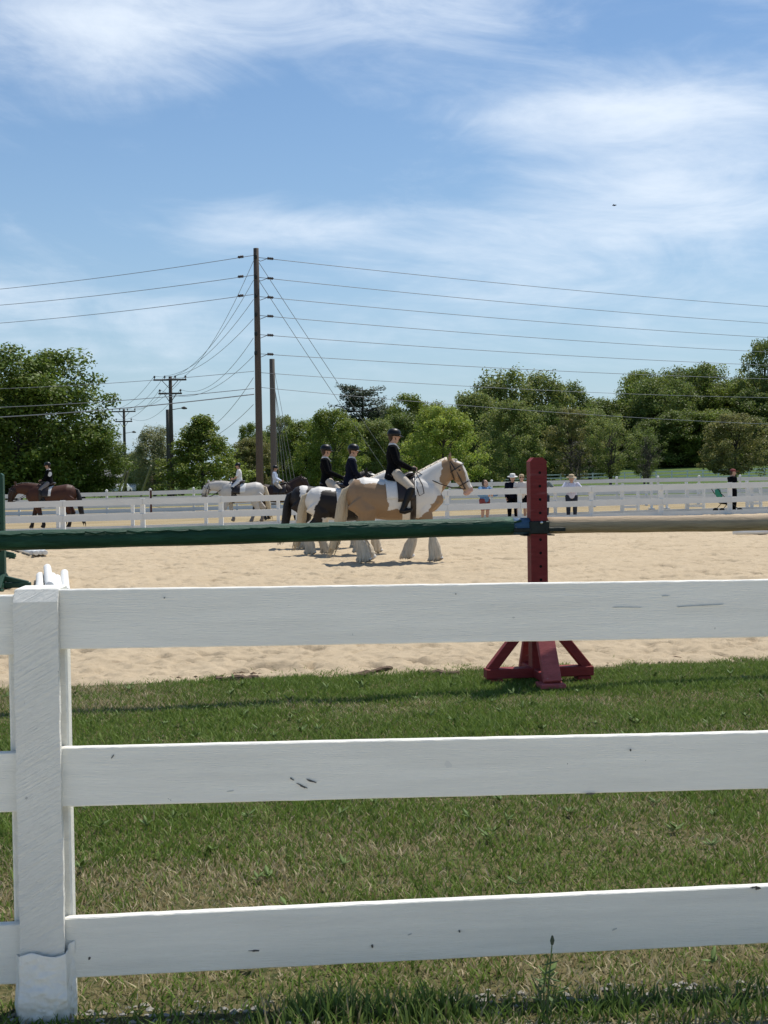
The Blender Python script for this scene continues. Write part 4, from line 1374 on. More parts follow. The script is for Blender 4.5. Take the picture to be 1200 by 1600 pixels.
def horse(label, loc, rz, scale, colfn, mane, tail, feather, legs, neck='up', tack=True, pad=PADW, voxel=.016, blaze=False,
          tail_pts=None, muzzle=None, braid=False, padx=(.60, 1.10)):
    T = thing('horse', label, 'horse', loc, rz)
    T.scale = (scale,) * 3
    mb = MB()
    mb.loft([(x, 0, tors(x)[0]) for x in TX], [(tors(x)[2], tors(x)[1]) for x in TX], 24, side=(0, 1, 0), dome=.4)
    if neck == 'up':
        nk = [(1.14, 0, 1.10), (1.28, 0, 1.22), (1.42, 0, 1.34), (1.56, 0, 1.45), (1.68, 0, 1.535)]
        nr = [(.21, .31), (.17, .27), (.125, .225), (.105, .185), (.09, .15)]
        hd = [(1.665, 0, 1.575), (1.75, 0, 1.505), (1.825, 0, 1.39), (1.895, 0, 1.27), (1.945, 0, 1.185), (1.965, 0, 1.145)]
        poll, mz = Vector((1.68, 0, 1.66)), Vector((1.965, 0, 1.145))
        ear = [(1.66, .055, 1.645), (1.66, .065, 1.70), (1.675, .066, 1.765)]
        cheek = (1.755, 0, 1.43)
    else:
        nk = [(1.14, 0, 1.12), (1.32, 0, 1.19), (1.50, 0, 1.25), (1.68, 0, 1.27), (1.84, 0, 1.25)]
        nr = [(.21, .30), (.17, .25), (.125, .20), (.105, .165), (.09, .14)]
        hd = [(1.85, 0, 1.28), (1.93, 0, 1.20), (1.99, 0, 1.08), (2.03, 0, .95), (2.05, 0, .86), (2.05, 0, .82)]
        poll, mz = Vector((1.88, 0, 1.37)), Vector((2.05, 0, .82))
        ear = [(1.86, .055, 1.37), (1.87, .07, 1.44), (1.90, .072, 1.51)]
        cheek = (1.925, 0, 1.13)
    mb.loft(nk, nr, 18, side=(0, 1, 0), dome=.4)
    hr = [(.085, .105), (.105, .15), (.088, .128), (.066, .092), (.062, .078), (.056, .066)]
    mb.loft(hd, hr, 16, side=(0, 1, 0), dome=.8)
    for s in (-1, 1):
        mb.loft([(p[0], p[1] * s, p[2]) for p in ear], [.026, .027, .010], 8)
        mb.loft([(cheek[0] - .01, s * .062, cheek[2] + .05), (cheek[0] + .01, s * .062, cheek[2] - .05)], [.06, .05], 10, dome=1)
        eye_c = Vector(hd[1]).lerp(Vector(hd[2]), .35)
        mb.loft([(eye_c.x + .01, s * .085, eye_c.z + .04), (eye_c.x + .05, s * .085, eye_c.z)], [.028, .026], 8, dome=1)
        mb.loft([(mz.x + .035, s * .032, mz.z + .05), (mz.x + .045, s * .03, mz.z + .01)], [.030, .028], 8, dome=1)
    mb.loft([(mz.x - .05, 0, mz.z - .035), (mz.x - .015, 0, mz.z - .035)], [.045, .04], 8, dome=1)
    hoofs = []
    for kind, s, off, lift in legs:
        y = .145 * s
        if kind == 'h':
            P = [(.20, y * .85, 1.02), (.33, y * 1.15, .84), (.27 + off * .25, y * 1.05, .68), (.10 + off * .62, y, .50 + lift * .4), (.17 + off * .85, y, .30 + lift * .7), (.20 + off, y, .14 + lift), (.24 + off, y, .05 + lift)]
            Rr = [(.16, .24), (.14, .18), (.095, .135), (.055, .085), (.045, .055), (.055, .062), (.07, .075)]
        else:
            P = [(1.31, y * .9, 1.02), (1.22, y * 1.0, .84), (1.22 + off * .35, y, .64), (1.235 + off * .6, y, .45 + lift * .3), (1.225 + off * .85, y, .29 + lift * .6), (1.225 + off, y, .14 + lift), (1.265 + off, y, .05 + lift)]
            Rr = [(.10, .19), (.09, .14), (.07, .088), (.062, .068), (.043, .048), (.055, .06), (.07, .075)]
        mb.loft(P, Rr, 12, side=(0, 1, 0), dome=.3)
        hoofs.append((kind, P))
    body = solid(mb, voxel, 4)
    hx0, hz0 = hd[1][0], hd[1][2]
    hx1, hz1 = hd[-1][0], hd[-1][2]
    ux, uz = (hx1 - hx0), (hz1 - hz0)
    L = math.hypot(ux, uz); ux /= L; uz /= L

    def col(x, y, z):
        nx = .05 * fbm(x * 9 + 3, z * 9 + y * 2, 3, 3); nz = .05 * fbm(x * 9 + 30, z * 9 + y * 2, 8, 3)
        c = colfn(x + nx, y, z + nz)
        s_ = (x - hx0) * ux + (z - hz0) * uz          # along the face
        f = (x - hx0) * (-uz) + (z - hz0) * ux        # towards the front of the face
        headm = (s_ > -.12) & (x > hx0 - .10) & (z < poll.z + .2)
        if blaze:
            bz_ = headm & (f > .025) & (np.abs(y) < .062) & (s_ < L + .02)
            c = np.where(bz_[:, None], np.array([[.70, .66, .60]]), c)
        if muzzle is not None:
            mzm = headm & (s_ > L - .03)
            c = np.where(mzm[:, None], np.array([muzzle]), c)
        hf = (z < .075)
        c = np.where(hf[:, None], np.array([[.24, .19, .13]]), c)
        return c
    paint(body, col)
    link('body', body, COAT, T)
    for s in (-1, 1):
        e = Vector(hd[1]).lerp(Vector(hd[2]), .35)
        MB().loft([(e.x + .025, s * .098, e.z + .02), (e.x + .035, s * .098, e.z + .012)], [.016, .016], 8, dome=1).build('eye', EYE, T, True)
    # mane: locks falling from the crest
    crest = [Vector(p) + Vector((-.55, 0, .83)).normalized() * (r[1] * .93) for p, r in zip(nk, nr)]
    rg_ = random.Random(3)
    mm = MB()
    for i in range(56):
        u_ = i / 55 * (len(crest) - 1); k = min(int(u_), len(crest) - 2)
        c = crest[k].lerp(crest[k + 1], u_ - k)
        if neck != 'up': c = Vector((c.x + .10, 0, c.z + .02))
        s = rg_.choice((1, 1, 1, .35)) if not braid else 0
        ln = rg_.uniform(.08, .17) if not braid else .02
        mm.loft([c + Vector((0, 0, -.02)), c + Vector((.0, s * .05, .025)), c + Vector((.02, s * .12, -ln * .5)), c + Vector((.03 + rg_.uniform(-.03, .03), s * .135, -ln))],
                [.02, .022, .016, .004], 6)
    fl = poll + Vector((.03, 0, -.01))
    for i in range(7):
        mm.loft([fl, fl + Vector((.05, rg_.uniform(-.04, .04), .0)), fl + Vector((.10, rg_.uniform(-.05, .05), -.16))], [.02, .02, .004], 5)
    mm.build('mane', mane, T, True)
    tp = tail_pts or [(.05, 0, 1.235), (-.03, 0, 1.18), (-.08, 0, .95), (-.12, 0, .6), (-.20, 0, .22), (-.25, 0, .08)]
    tm = MB()
    tm.loft(tp[:-1], [.035, .055, .08, .085, .05], 10)
    for i in range(46):
        a, rr_ = rg_.uniform(0, 6.28), rg_.uniform(.2, 1)
        ln = rg_.uniform(.55, 1.0)
        w_ = [.03, .05, .085, .10, .09, .08]
        pts = []
        for k, p in enumerate(tp):
            f = min(1, ln + (1 - ln) * (1 - k / 5))
            q = Vector(tp[k]) if f >= 1 else Vector(tp[0]).lerp(Vector(p), f)
            pts.append(q + Vector((math.cos(a) * w_[k] * rr_ * .9, math.sin(a) * w_[k] * rr_ * .75, rg_.uniform(-.03, .03))))
        tm.loft(pts, [.012, .018, .02, .018, .014, .004], 5)
    tm.build('tail', tail, T, True)
    for kind, P in hoofs:
        if feather:
            f = MB()
            k = Vector(P[4]); ft = Vector(P[5]); hf = Vector(P[6])
            lift = hf.z - .05
            prev = Vector(P[3])
            n = 40
            for i in range(n):
                a = 2 * math.pi * i / n + rg_.uniform(-.15, .15)
                cb_ = -math.cos(a)                      # 1 at the heel side, -1 at the toe
                for lvl in range(3):
                    st = (prev.lerp(k, .05), prev.lerp(k, .7), k.lerp(ft, .55))[lvl]
                    rr_ = rg_.uniform(.8, 1.15)
                    dv = Vector((math.cos(a), math.sin(a) * .9, 0))
                    out = .054 + .048 * max(0, cb_) + .008 * lvl
                    low = rg_.uniform(.005, .04) + (.05 * max(0, -cb_)) + .03 * rg_.random()
                    e = Vector((hf.x - .035, hf.y, lift + low))
                    mid = st.lerp(ft, .6) if lvl < 2 else ft
                    f.loft([st + dv * .042, mid + dv * (.062 + .024 * max(0, cb_)) * rr_, e.lerp(mid, .45) + dv * (out * .95) * rr_, e + dv * out * rr_ + Vector((-.03 * max(0, cb_), 0, 0))], [.015, .020, .019, .005], 5)
            f.build('feathering', feather, T, True)
    if tack:
        # saddle pad: a cloth draped over the back
        def patch(x0, x1, a1, off, nx_=12, na_=24, front_cut=0.0):
            xs_ = np.linspace(x0, x1, nx_); as_ = np.linspace(-a1, a1, na_)
            vs = []; fs = []
            for j, a in enumerate(as_):
                for i, x in enumerate(xs_):
                    xx = x - front_cut * (i / (nx_ - 1)) * 0 + .03 * abs(a / a1) * (1 if i == 0 else 0)
                    vs.append(tsurf(xx, a, off))
            for j in range(na_ - 1):
                for i in range(nx_ - 1):
                    fs.append((j * nx_ + i, j * nx_ + i + 1, (j + 1) * nx_ + i + 1, (j + 1) * nx_ + i))
            return MB().add(vs, fs)
        o = patch(padx[0], padx[1], 1.50, .014).build('saddle_pad', pad, T, True)
        o.modifiers.new('t', 'SOLIDIFY').thickness = .012
        o = patch(.78, 1.08, 1.62, .030).build('saddle_flap', LEATH, T, True)
        o.modifiers.new('t', 'SOLIDIFY').thickness = .01
        sd_ = MB()
        sd_.loft([(.66, 0, 1.43), (.72, 0, 1.40), (.82, 0, 1.375), (.93, 0, 1.385), (1.02, 0, 1.43), (1.06, 0, 1.44)], [(.13, .03), (.17, .05), (.15, .05), (.12, .05), (.08, .05), (.05, .03)], 14, side=(0, 1, 0))
        sd_.build('saddle', LEATH, T, True)
        g = MB()
        ring = [tsurf(1.05, a, .012) for a in np.linspace(1.4, 2 * math.pi - 1.4, 26)]
        g.loft(ring, [(.045, .008)] * len(ring), 8, side=(1, 0, 0))
        g.build('girth', LEATH, T, True)
        # bridle
        br = MB()

        def band(pos, k=1.08, w=.012):
            i = min(int(pos), len(hd) - 2); u_ = pos - i
            c = Vector(hd[i]).lerp(Vector(hd[i + 1]), u_)
            t_ = (Vector(hd[i + 1]) - Vector(hd[i])).normalized()
            rad = [hr[i][q] * (1 - u_) + hr[i + 1][q] * u_ for q in (0, 1)]
            pts = []
            for a in np.linspace(0, 2 * math.pi, 22):
                bvec = t_.cross(Vector((0, 1, 0)))
                pts.append(c + Vector((0, 1, 0)) * (rad[0] * k * math.cos(a)) + bvec * (rad[1] * k * math.sin(a)))
            br.loft(pts, [w * .7] * len(pts), 6, dome=0)
        band(3.0, 1.13); band(1.0, 1.07)
        for s in (-1, 1):
            br.loft([(poll.x - .03, s * .05, poll.z - .01), Vector(hd[1]) + Vector((-.035, s * .112, .03)), Vector(hd[2]) + Vector((-.03, s * .10, 0)), Vector(hd[4]) + Vector((-.045, s * .075, -.01))], [.011] * 4, 6)
            br.loft([(poll.x - .03, s * .05, poll.z - .01), (hd[1][0] - .08, s * .11, hd[1][2] - .02), (cheek[0] - .03, s * .06, cheek[2] - .11)], [.009] * 3, 6)
        br.build('bridle', LEATH, T, True)
        rn = MB()
        for s in (-1, 1):
            a = Vector(hd[4]) + Vector((-.045, s * .078, -.01)); b2 = Vector((1.12, s * .06, 1.475 if neck == 'up' else 1.42))
            mid = a.lerp(b2, .5) + Vector((0, s * .10, -.07))
            rn.loft([a, a.lerp(mid, .5) + Vector((0, s * .02, -.02)), mid, mid.lerp(b2, .5) + Vector((0, s * .0, -.02)), b2], [.008] * 5, 6)
        rn.loft([(1.10, -.08, 1.47), (1.20, -.25, 1.25), (1.22, -.30, 1.12), (1.15, -.29, 1.08), (1.08, -.2, 1.28), (1.08, -.06, 1.46)], [.008] * 6, 6)
        rn.build('reins', LEATH, T, True)
    return T


WHT = (.72, .69, .64)
TAN = (.285, .185, .105)


def coat_palomino(x, y, z):
    w = z < .60 + .04 * np.sin(x * 9)
    w |= (x < .66) & (z > 1.275 + .06 * (x < .2))
    w |= (x > .64) & (x < .92) & (z > .86)
    chest = z < .70 + (x - 1.15) * 1.15
    w |= (x >= .88) & (x < 1.52) & ~((x > 1.12) & chest) & (z > .70)
    w |= (x >= .92) & (x < 1.46) & (z > 1.3) & (x < 1.38 + (z - 1.3) * .25)
    c = mixc_(w, WHT, TAN)
    lower = (x > 1.6) & (z < 1.30)
    return np.where((lower & ~w)[:, None], np.array([[.40, .29, .20]]), c)


BLK = (.016, .012, .011)


def coat_pinto(x, y, z):
    w = (z < .62) | (x < .10 + (z - .75) * .42) | ((z > 1.30) & (x < .62)) | ((x > 1.12) & (x < 1.62)) | ((x > .35) & (x < .75) & (z < .76))
    return mixc_(w, WHT, BLK)


def coat_black(x, y, z):
    w = (z < .52) | ((x > .20) & (x < .36) & (z > 1.12)) | ((x > 1.2) & (x < 1.42) & (z < 1.1)) | ((x < .20) & (z < .62))
    return mixc_(w, WHT, BLK)


def coat_bay(x, y, z):
    c = mixc_(z < .52, (.016, .011, .010), (.062, .021, .010))
    return np.where(((x > 1.85) & (z < 1.3))[:, None], np.array([[.03, .015, .01]]), c)


def coat_grey(x, y, z):
    n_ = .5 + .5 * fbm(x * 3, z * 3 + y, 6, 3)
    c = np.array([[.62, .58, .53]]) * (1 - .25 * n_[:, None])
    c = np.where((z < .45)[:, None], np.array([[.22, .20, .19]]), c)
    return np.where(((x > 1.95) & (z < 1.05))[:, None], c * .6, c)


def coat_brown(x, y, z):
    return mixc_(z < .5, (.012, .009, .008), (.035, .017, .011))


def place(X, Yfeet, depth):
    p = at(X, Yfeet, depth); p.z = H(p.x, p.y); return p


WALK = [('h', -1, .08, 0), ('h', 1, .16, .02), ('f', -1, .20, 0), ('f', 1, -.24, .03)]
WALK2 = [('h', -1, -.10, .0), ('h', 1, .22, .0), ('f', -1, -.16, .03), ('f', 1, .22, 0)]
# the riders' line: distance from the hooves on the sand
h1 = place(544, 880, 20.6)
horse('tan and white pinto horse with cream tail walking in front of the other horses', h1, R(2), 1.0, coat_palomino, HAIR_WHITE, HAIR_CREAM, FEATH, WALK, voxel=.0135, blaze=True, muzzle=(.46, .30, .26),
      tail_pts=[(.06, 0, 1.235), (-.03, 0, 1.17), (-.09, -.01, .95), (-.14, -.02, .62), (-.24, -.02, .25), (-.30, -.02, .08)])
h2 = place(479, 868, 22.9)
horse('black and white pinto horse with cream tail behind the tan horse', h2, R(3), .89, coat_pinto, HAIR_WHITE, HAIR_CREAM, FEATH, WALK2, voxel=.015)
h3 = place(455, 857, 25.1)
horse('mostly black pinto horse with black tail, farthest of the three', h3, R(2), .90, coat_black, HAIR_BLACK, HAIR_BLACK, FEATH, WALK, voxel=.016, blaze=True)
h4 = place(121, 830, 44.8)
horse('bay horse with black tail behind the fence at left', h4, R(180), 1.14, coat_bay, HAIR_BLACK, HAIR_BLACK, None, WALK, neck='low', voxel=.02, braid=True, padx=(.70, 1.02))
h5 = place(414, 815, 46.8)
horse('grey white horse with lowered head behind the fence', h5, R(181), 1.08, coat_grey, HAIR_GREY, HAIR_CREAM, None, WALK2, neck='low', voxel=.02, braid=True)
h6 = place(404, 815, 49.8)
horse('dark brown horse walking right beside the grey white horse', h6, R(-4), 1.02, coat_brown, HAIR_BLACK, HAIR_BLACK, None, WALK, voxel=.02, pad=LEATH, neck='up', braid=True)

# ================================================================== people
SKIN = mat('skin', (.52, .32, .23), .55, .06, 20, spec=.3)
BLKCLOTH = mat('black_wool', (.0035, .004, .0055), .9, .2, 30, .2, 60, spec=.08)
NAVY = mat('navy_cloth', (.006, .008, .018), .9, .2, 30, .2, 60, spec=.08)
BEIGE = mat('beige_breeches', (.50, .44, .36), .8, .1, 20, .2, 60)
WHCL = mat('white_cloth', (.72, .71, .69), .8, .06, 20, .2, 50)
BLUSH = mat('pale_blue_shirt', (.60, .66, .78), .8, .06, 20, .2, 50)
BOOT = mat('black_boot_leather', (.006, .005, .005), .4, .2, 20, spec=.3)
HELM = mat('black_helmet', (.006, .006, .007), .42, .1, 20, spec=.3)
GLOVE = mat('black_glove', (.012, .011, .011), .6)
GREYBR = mat('grey_breeches', (.20, .18, .17), .8, .1, 20)
DENIM = mat('dark_denim', (.025, .032, .05), .85, .2, 40, .2, 80)
BLUD = mat('blue_shirt', (.12, .24, .42), .8, .15, 20, .2, 50)
REDSH = mat('dull_red_shorts', (.22, .05, .05), .8, .15, 20)
CREAMC = mat('cream_shirt', (.68, .62, .56), .8, .08, 20, .2, 50)
GREYG = mat('grey_green_shirt', (.16, .19, .18), .8, .1, 20)
LAV = mat('lavender_white_top', (.62, .62, .72), .8, .08, 20, .2, 50)
STRAW = mat('straw_hat', (.50, .38, .24), .8, .15, 60, .3, 90)
WHHAT = mat('white_hat', (.74, .72, .68), .8, .06, 30)
HAIRB = mat('brown_hair', (.05, .03, .018), .6, .3, 40)
TEAL = mat('teal_cloth', (.03, .24, .17), .8, .1, 20)


def hand(mb, wrist, dirv, side, grip=True):         # palm, four fingers, thumb
    d = Vector(dirv).normalized(); sd_ = Vector(side).normalized()
    up_ = d.cross(sd_).normalized()
    palm = wrist + d * .075
    for i, ln in enumerate((.062, .072, .068, .052)):
        b2 = palm + sd_ * (.028 - .019 * i)
        curl = -up_ if grip else -up_ * .3
        mb.loft([b2 - d * .02, b2 + d * ln * .5, b2 + d * ln * (.75 if grip else .95) + curl * ln * .35, b2 + d * ln * (.55 if grip else 1.25) + curl * ln * .75], [.0095, .009, .0085, .007], 6)
    tb = wrist + d * .035 + sd_ * .03
    mb.loft([tb - sd_ * .01, tb + sd_ * .018 + d * .03 - up_ * .01, tb + sd_ * .014 + d * .058 - up_ * .02], [.011, .010, .008], 6)


def person(label, loc, rz, J, outfit, scale=1.0, voxel=.014, head=None, hair=None, hands=True, group=None, parent_label=None):
    """J: joints in metres, facing +x, y to the left. outfit: list of (name, chains, extra radius, material)."""
    T = thing('person', label, 'person', loc, rz, group)
    T.scale = (scale,) * 3
    V3 = lambda k: Vector(J[k])
    ch = {}
    ch['torso'] = ([V3('pelvis') - Vector((0, 0, .07)), V3('pelvis'), V3('waist'), V3('chest'), V3('sho')], [(.15, .11), (.165, .125), (.135, .105), (.16, .118), (.15, .075)])
    ch['neck'] = ([V3('sho'), V3('neck'), V3('head') - Vector((0, 0, .05))], [.075, .053, .055])
    hv = V3('head')
    f = Vector(J.get('face', (1, 0, 0))).normalized()
    fl = Vector((-f.y, f.x, 0))
    for s, n in ((1, 'l'), (-1, 'r')):
        ch['uarm' + n] = ([V3('sh' + n), V3('sh' + n).lerp(V3('el' + n), .5), V3('el' + n)], [.062, .052, .043])
        ch['farm' + n] = ([V3('el' + n), V3('el' + n).lerp(V3('wr' + n), .4), V3('wr' + n)], [.043, .041, .028])
        ch['thigh' + n] = ([V3('hip' + n), V3('hip' + n).lerp(V3('kn' + n), .5), V3('kn' + n)], [.098, .082, .060])
        ch['calf' + n] = ([V3('kn' + n), V3('kn' + n).lerp(V3('an' + n), .35), V3('an' + n)], [.058, .058, .036])
        ch['foot' + n] = ([V3('an' + n) + Vector((-.04, 0, -.03)), V3('an' + n) + Vector((.03, 0, -.04)), V3('toe' + n)], [(.036, .036), (.042, .042), (.04, .025)])
    mb = MB()
    for k, (p, r) in ch.items():
        mb.loft(p, r, 12, side=(0, 1, 0) if k in ('torso',) or k[:4] in ('foot',) else None, dome=.6)
    mb.loft([hv + f * .035 - Vector((0, 0, .098)), hv + f * .03 - Vector((0, 0, .055)), hv + f * .008, hv - f * .004 + Vector((0, 0, .06))], [(.046, .045), (.06, .066), (.074, .092), (.066, .08)], 14, side=fl, dome=.8)
    mb.loft([hv + f * .088 + Vector((0, 0, .012)), hv + f * .106 - Vector((0, 0, .026))], [.012, .018], 8, dome=1)
    for s in (-1, 1):
        mb.loft([hv + fl * s * .076 + Vector((0, 0, .02)), hv + fl * s * .078 - Vector((0, 0, .03))], [.017, .013], 8, dome=1)
        n = 'l' if s > 0 else 'r'
        d = (V3('wr' + n) - V3('el' + n)).normalized() if 'hd' + n not in J else Vector(J['hd' + n]).normalized()
        mb.loft([V3('wr' + n), V3('wr' + n) + d * .04, V3('wr' + n) + d * .085], [(.027, .02), (.040, .018), (.038, .015)], 10, dome=.6)
    me = solid(mb, voxel, 2)
    body = link('body', me, SKIN, T)
    fm = MB()
    for n in 'lr':
        d = (V3('wr' + n) - V3('el' + n)).normalized() if 'hd' + n not in J else Vector(J['hd' + n]).normalized()
        sdv = Vector((0, 0, 1)) if abs(d.z) < .8 else Vector((1, 0, 0))
        sdv = (sdv - d * sdv.dot(d)).normalized()
        hand(fm, V3('wr' + n), d, sdv)
    # fingers grow out of the palm: same mesh as the body
    k0 = len(me.vertices)
    import bmesh
    bm = bmesh.new(); bm.from_mesh(me)
    vv_ = [bm.verts.new(v) for v in fm.v]
    for q in fm.f:
        try:
            fc = bm.faces.new([vv_[i] for i in q]); fc.smooth = True
        except ValueError:
            pass
    bm.to_mesh(me); bm.free()
    for s in (-1, 1):
        MB().loft([hv + f * .079 + fl * s * .031 + Vector((0, 0, .012)), hv + f * .083 + fl * s * .031 + Vector((0, 0, .012))], [.011, .011], 8, dome=.8).build('eye', EYE, body, True)
    MB().loft([hv + f * .083 - fl * .024 - Vector((0, 0, .058)), hv + f * .092 - Vector((0, 0, .058)), hv + f * .083 + fl * .024 - Vector((0, 0, .058))], [.005, .008, .005], 6).build('mouth', mat_lip, body, True)
    for name, keys, ex, material in outfit:
        cb = MB()
        for k in keys:
            trim = None
            if ':' in k: k, trim = k.split(':')
            if k[:4] == 'hand':
                for n in k[4]:
                    d = (V3('wr' + n) - V3('el' + n)).normalized() if 'hd' + n not in J else Vector(J['hd' + n]).normalized()
                    cb.loft([V3('wr' + n), V3('wr' + n) + d * .04, V3('wr' + n) + d * .10], [(.036, .028), (.048, .028), (.040, .030)], 10, dome=.6)
                continue
            if k == 'collar':
                c = V3('sho').lerp(V3('neck'), .6)
                cb.loft([c - Vector((0, 0, .03)), c + Vector((0, 0, .018))], [.075, .066], 12, dome=.1)
                cb.loft([c + f * .065, V3('chest') + f * .125 + Vector((0, 0, .09))], [(.018, .012), (.012, .008)], 8)
                continue
            p, r = ch[k]
            r = [tuple(a + ex for a in q) if isinstance(q, tuple) else q + ex for q in r]
            if trim:
                u_ = float(trim)
                p = [p[0], p[0].lerp(p[-1], u_ * .5), p[0].lerp(p[-1], u_)]; r = r[:3] if len(r) >= 3 else r
            cb.loft(p, r, 12, side=(0, 1, 0) if k == 'torso' or k[:4] == 'foot' else None, dome=.5)
            if name == 'jacket' and k == 'torso':
                a = V3('pelvis')
                cb.loft([V3('waist'), a + Vector((-.015, 0, 0)), a + Vector((-.05, 0, -.14))], [(.15, .12), (.18, .15), (.20, .15)], 14, side=(0, 1, 0), dome=.2)
        link(name, solid(cb, voxel, 2), material, T)
    if head == 'helmet':
        hp = MB()
        hp.lathe([(.112, -.012), (.116, .03), (.108, .075), (.080, .113), (.040, .131), (.008, .136)], 20, (0, 0, 0))
        h = hp.build('helmet', HELM, T, True); h.location = hv + f * .0 + Vector((0, 0, .012)); h.scale = (1.12, .98, 1); h.rotation_euler = (0, R(4), math.atan2(f.y, f.x))
        bmr = MB()
        k = 10
        vs = [(.10 * math.cos(a), .10 * math.sin(a), .0) for a in np.linspace(-1.1, 1.1, k)] + [(.085 + .085 * math.cos(a), .088 * math.sin(a), -.018) for a in np.linspace(-1.35, 1.35, k)]
        bmr.add(vs, [(i, i + 1, k + i + 1, k + i) for i in range(k - 1)])
        br_ = bmr.build('brim', HELM, h, True); br_.modifiers.new('t', 'SOLIDIFY').thickness = .008
        st = MB()
        for s in (-1, 1):
            st.loft([Vector((.0, s * .082, .0)), Vector((.03, s * .07, -.07)), Vector((.055, 0, -.118))], [.006] * 3, 5)
        st.build('chin_strap', BLACKRUB, h, True)
    elif head in ('hat', 'straw'):
        hp = MB()
        hp.lathe([(.19, .0), (.185, .012), (.105, .022), (.102, .075), (.085, .105), (.03, .115)], 20)
        h = hp.build('hat', WHHAT if head == 'hat' else STRAW, T, True); h.location = hv + Vector((0, 0, .045)); h.rotation_euler = (0, R(8), math.atan2(f.y, f.x)); h.scale = (1, .92, 1)
    elif head == 'cap':
        hp = MB()
        hp.lathe([(.092, .0), (.095, .03), (.080, .07), (.03, .092)], 16)
        hp.box((.13, 0, .006), (.11, .13, .01), bev=.004)
        h = hp.build('cap', hair[1] if isinstance(hair, tuple) else STRAW, T, True); h.location = hv + Vector((0, 0, .038)); h.rotation_euler = (0, 0, math.atan2(f.y, f.x)); h.scale = (1.05, .95, 1)
    if hair:
        hm = hair[0] if isinstance(hair, tuple) else hair
        hb = MB()
        hb.loft([hv - f * .03 + Vector((0, 0, .085)), hv - f * .045 + Vector((0, 0, .03)), hv - f * .058 - Vector((0, 0, .04)), hv - f * .055 - Vector((0, 0, .09))], [(.06, .05), (.083, .07), (.072, .05), (.04, .03)], 12, side=fl, dome=.7)
        hb.build('hair', hm, T, True)
    return T


mat_lip = mat('lips', (.38, .15, .13), .5)


def rider_pose(arm=0.0, lean=0.0, face=(1, 0, 0)):
    J = {'pelvis': (0, 0, .10), 'waist': (.0 + lean * .3, 0, .27), 'chest': (.0 + lean * .7, 0, .44), 'sho': (-.01 + lean, 0, .575), 'neck': (.005 + lean, 0, .66), 'head': (.035 + lean * 1.1, 0, .775), 'face': face}
    for s, n in ((1, 'l'), (-1, 'r')):
        J['sh' + n] = (-.01 + lean, s * .185, .555)
        J['el' + n] = (.07 + lean, s * .24, .295)
        J['wr' + n] = (.27 + arm, s * .085, .165)
        J['hd' + n] = (1, -s * .15, -.15)
        J['hip' + n] = (.02, s * .105, .07)
        J['kn' + n] = (.30, s * .335, -.20)
        J['an' + n] = (.13, s * .37, -.585)
        J['toe' + n] = (.29, s * .395, -.60)
    return J


def stand_pose(h=1.6, arms='down', face=(1, 0, 0), lean=0.0):
    k = h / 1.7
    J = {'pelvis': (0, 0, .93 * k), 'waist': (lean * .3, 0, 1.09 * k), 'chest': (lean * .7, 0, 1.26 * k), 'sho': (lean, 0, 1.39 * k), 'neck': (lean + .01, 0, 1.47 * k), 'head': (lean + .035, 0, 1.575 * k), 'face': face}
    for s, n in ((1, 'l'), (-1, 'r')):
        J['sh' + n] = (lean, s * .18, 1.375 * k)
        if arms == 'fence':
            J['el' + n] = (lean + .16, s * .40, 1.10 * k); J['wr' + n] = (lean + .27, s * .13, 1.08 * k); J['hd' + n] = (.2, -s, -.05)
        elif arms == 'cross':
            J['el' + n] = (lean + .10, s * .25, 1.12 * k); J['wr' + n] = (lean + .24, s * .02, 1.12 * k); J['hd' + n] = (.2, -s, 0)
        elif arms == 'push':
            J['el' + n] = (lean + .05, s * .22, 1.08 * k); J['wr' + n] = (lean + .30, s * .16, 1.0 * k); J['hd' + n] = (1, 0, 0)
        else:
            J['el' + n] = (lean + .0, s * .22, 1.10 * k); J['wr' + n] = (lean + .08, s * .22, .87 * k)
        J['hip' + n] = (0, s * .10, .90 * k); J['kn' + n] = (.03, s * .11, .49 * k); J['an' + n] = (0, s * .11, .09 * k); J['toe' + n] = (.16, s * .13, .035 * k)
    return J


ARMS = ['uarml', 'uarmr', 'farml', 'farmr']
def show_kit(jm, bm_, glove=GLOVE, arms=True):
    o = [('jacket' if jm in (BLKCLOTH, NAVY) else 'shirt', ['torso'] + ARMS, .016, jm), ('breeches', ['thighl', 'thighr', 'calfl:.25', 'calfr:.25'], .012, bm_),
         ('boot', ['calfl', 'footl'], .014, BOOT), ('boot', ['calfr', 'footr'], .014, BOOT)]
    if glove: o += [('glove', ['handl'], 0, glove), ('glove', ['handr'], 0, glove)]
    return o


def on_horse(hloc, hrz, hs, x, z):
    return Vector(hloc) + Vector((math.cos(hrz) * x, math.sin(hrz) * x, z)) * hs


def ride(label, hloc, hrz, hs, J, kit, scale, x=.80, z=1.40, voxel=.014, hair=HAIRB, collar=True):
    if collar: kit = kit + [('collar', ['collar'], 0, WHCL)]
    return person(label, on_horse(hloc, hrz, hs, x, z), hrz, J, kit, scale, voxel, 'helmet', hair, group='mounted riders')


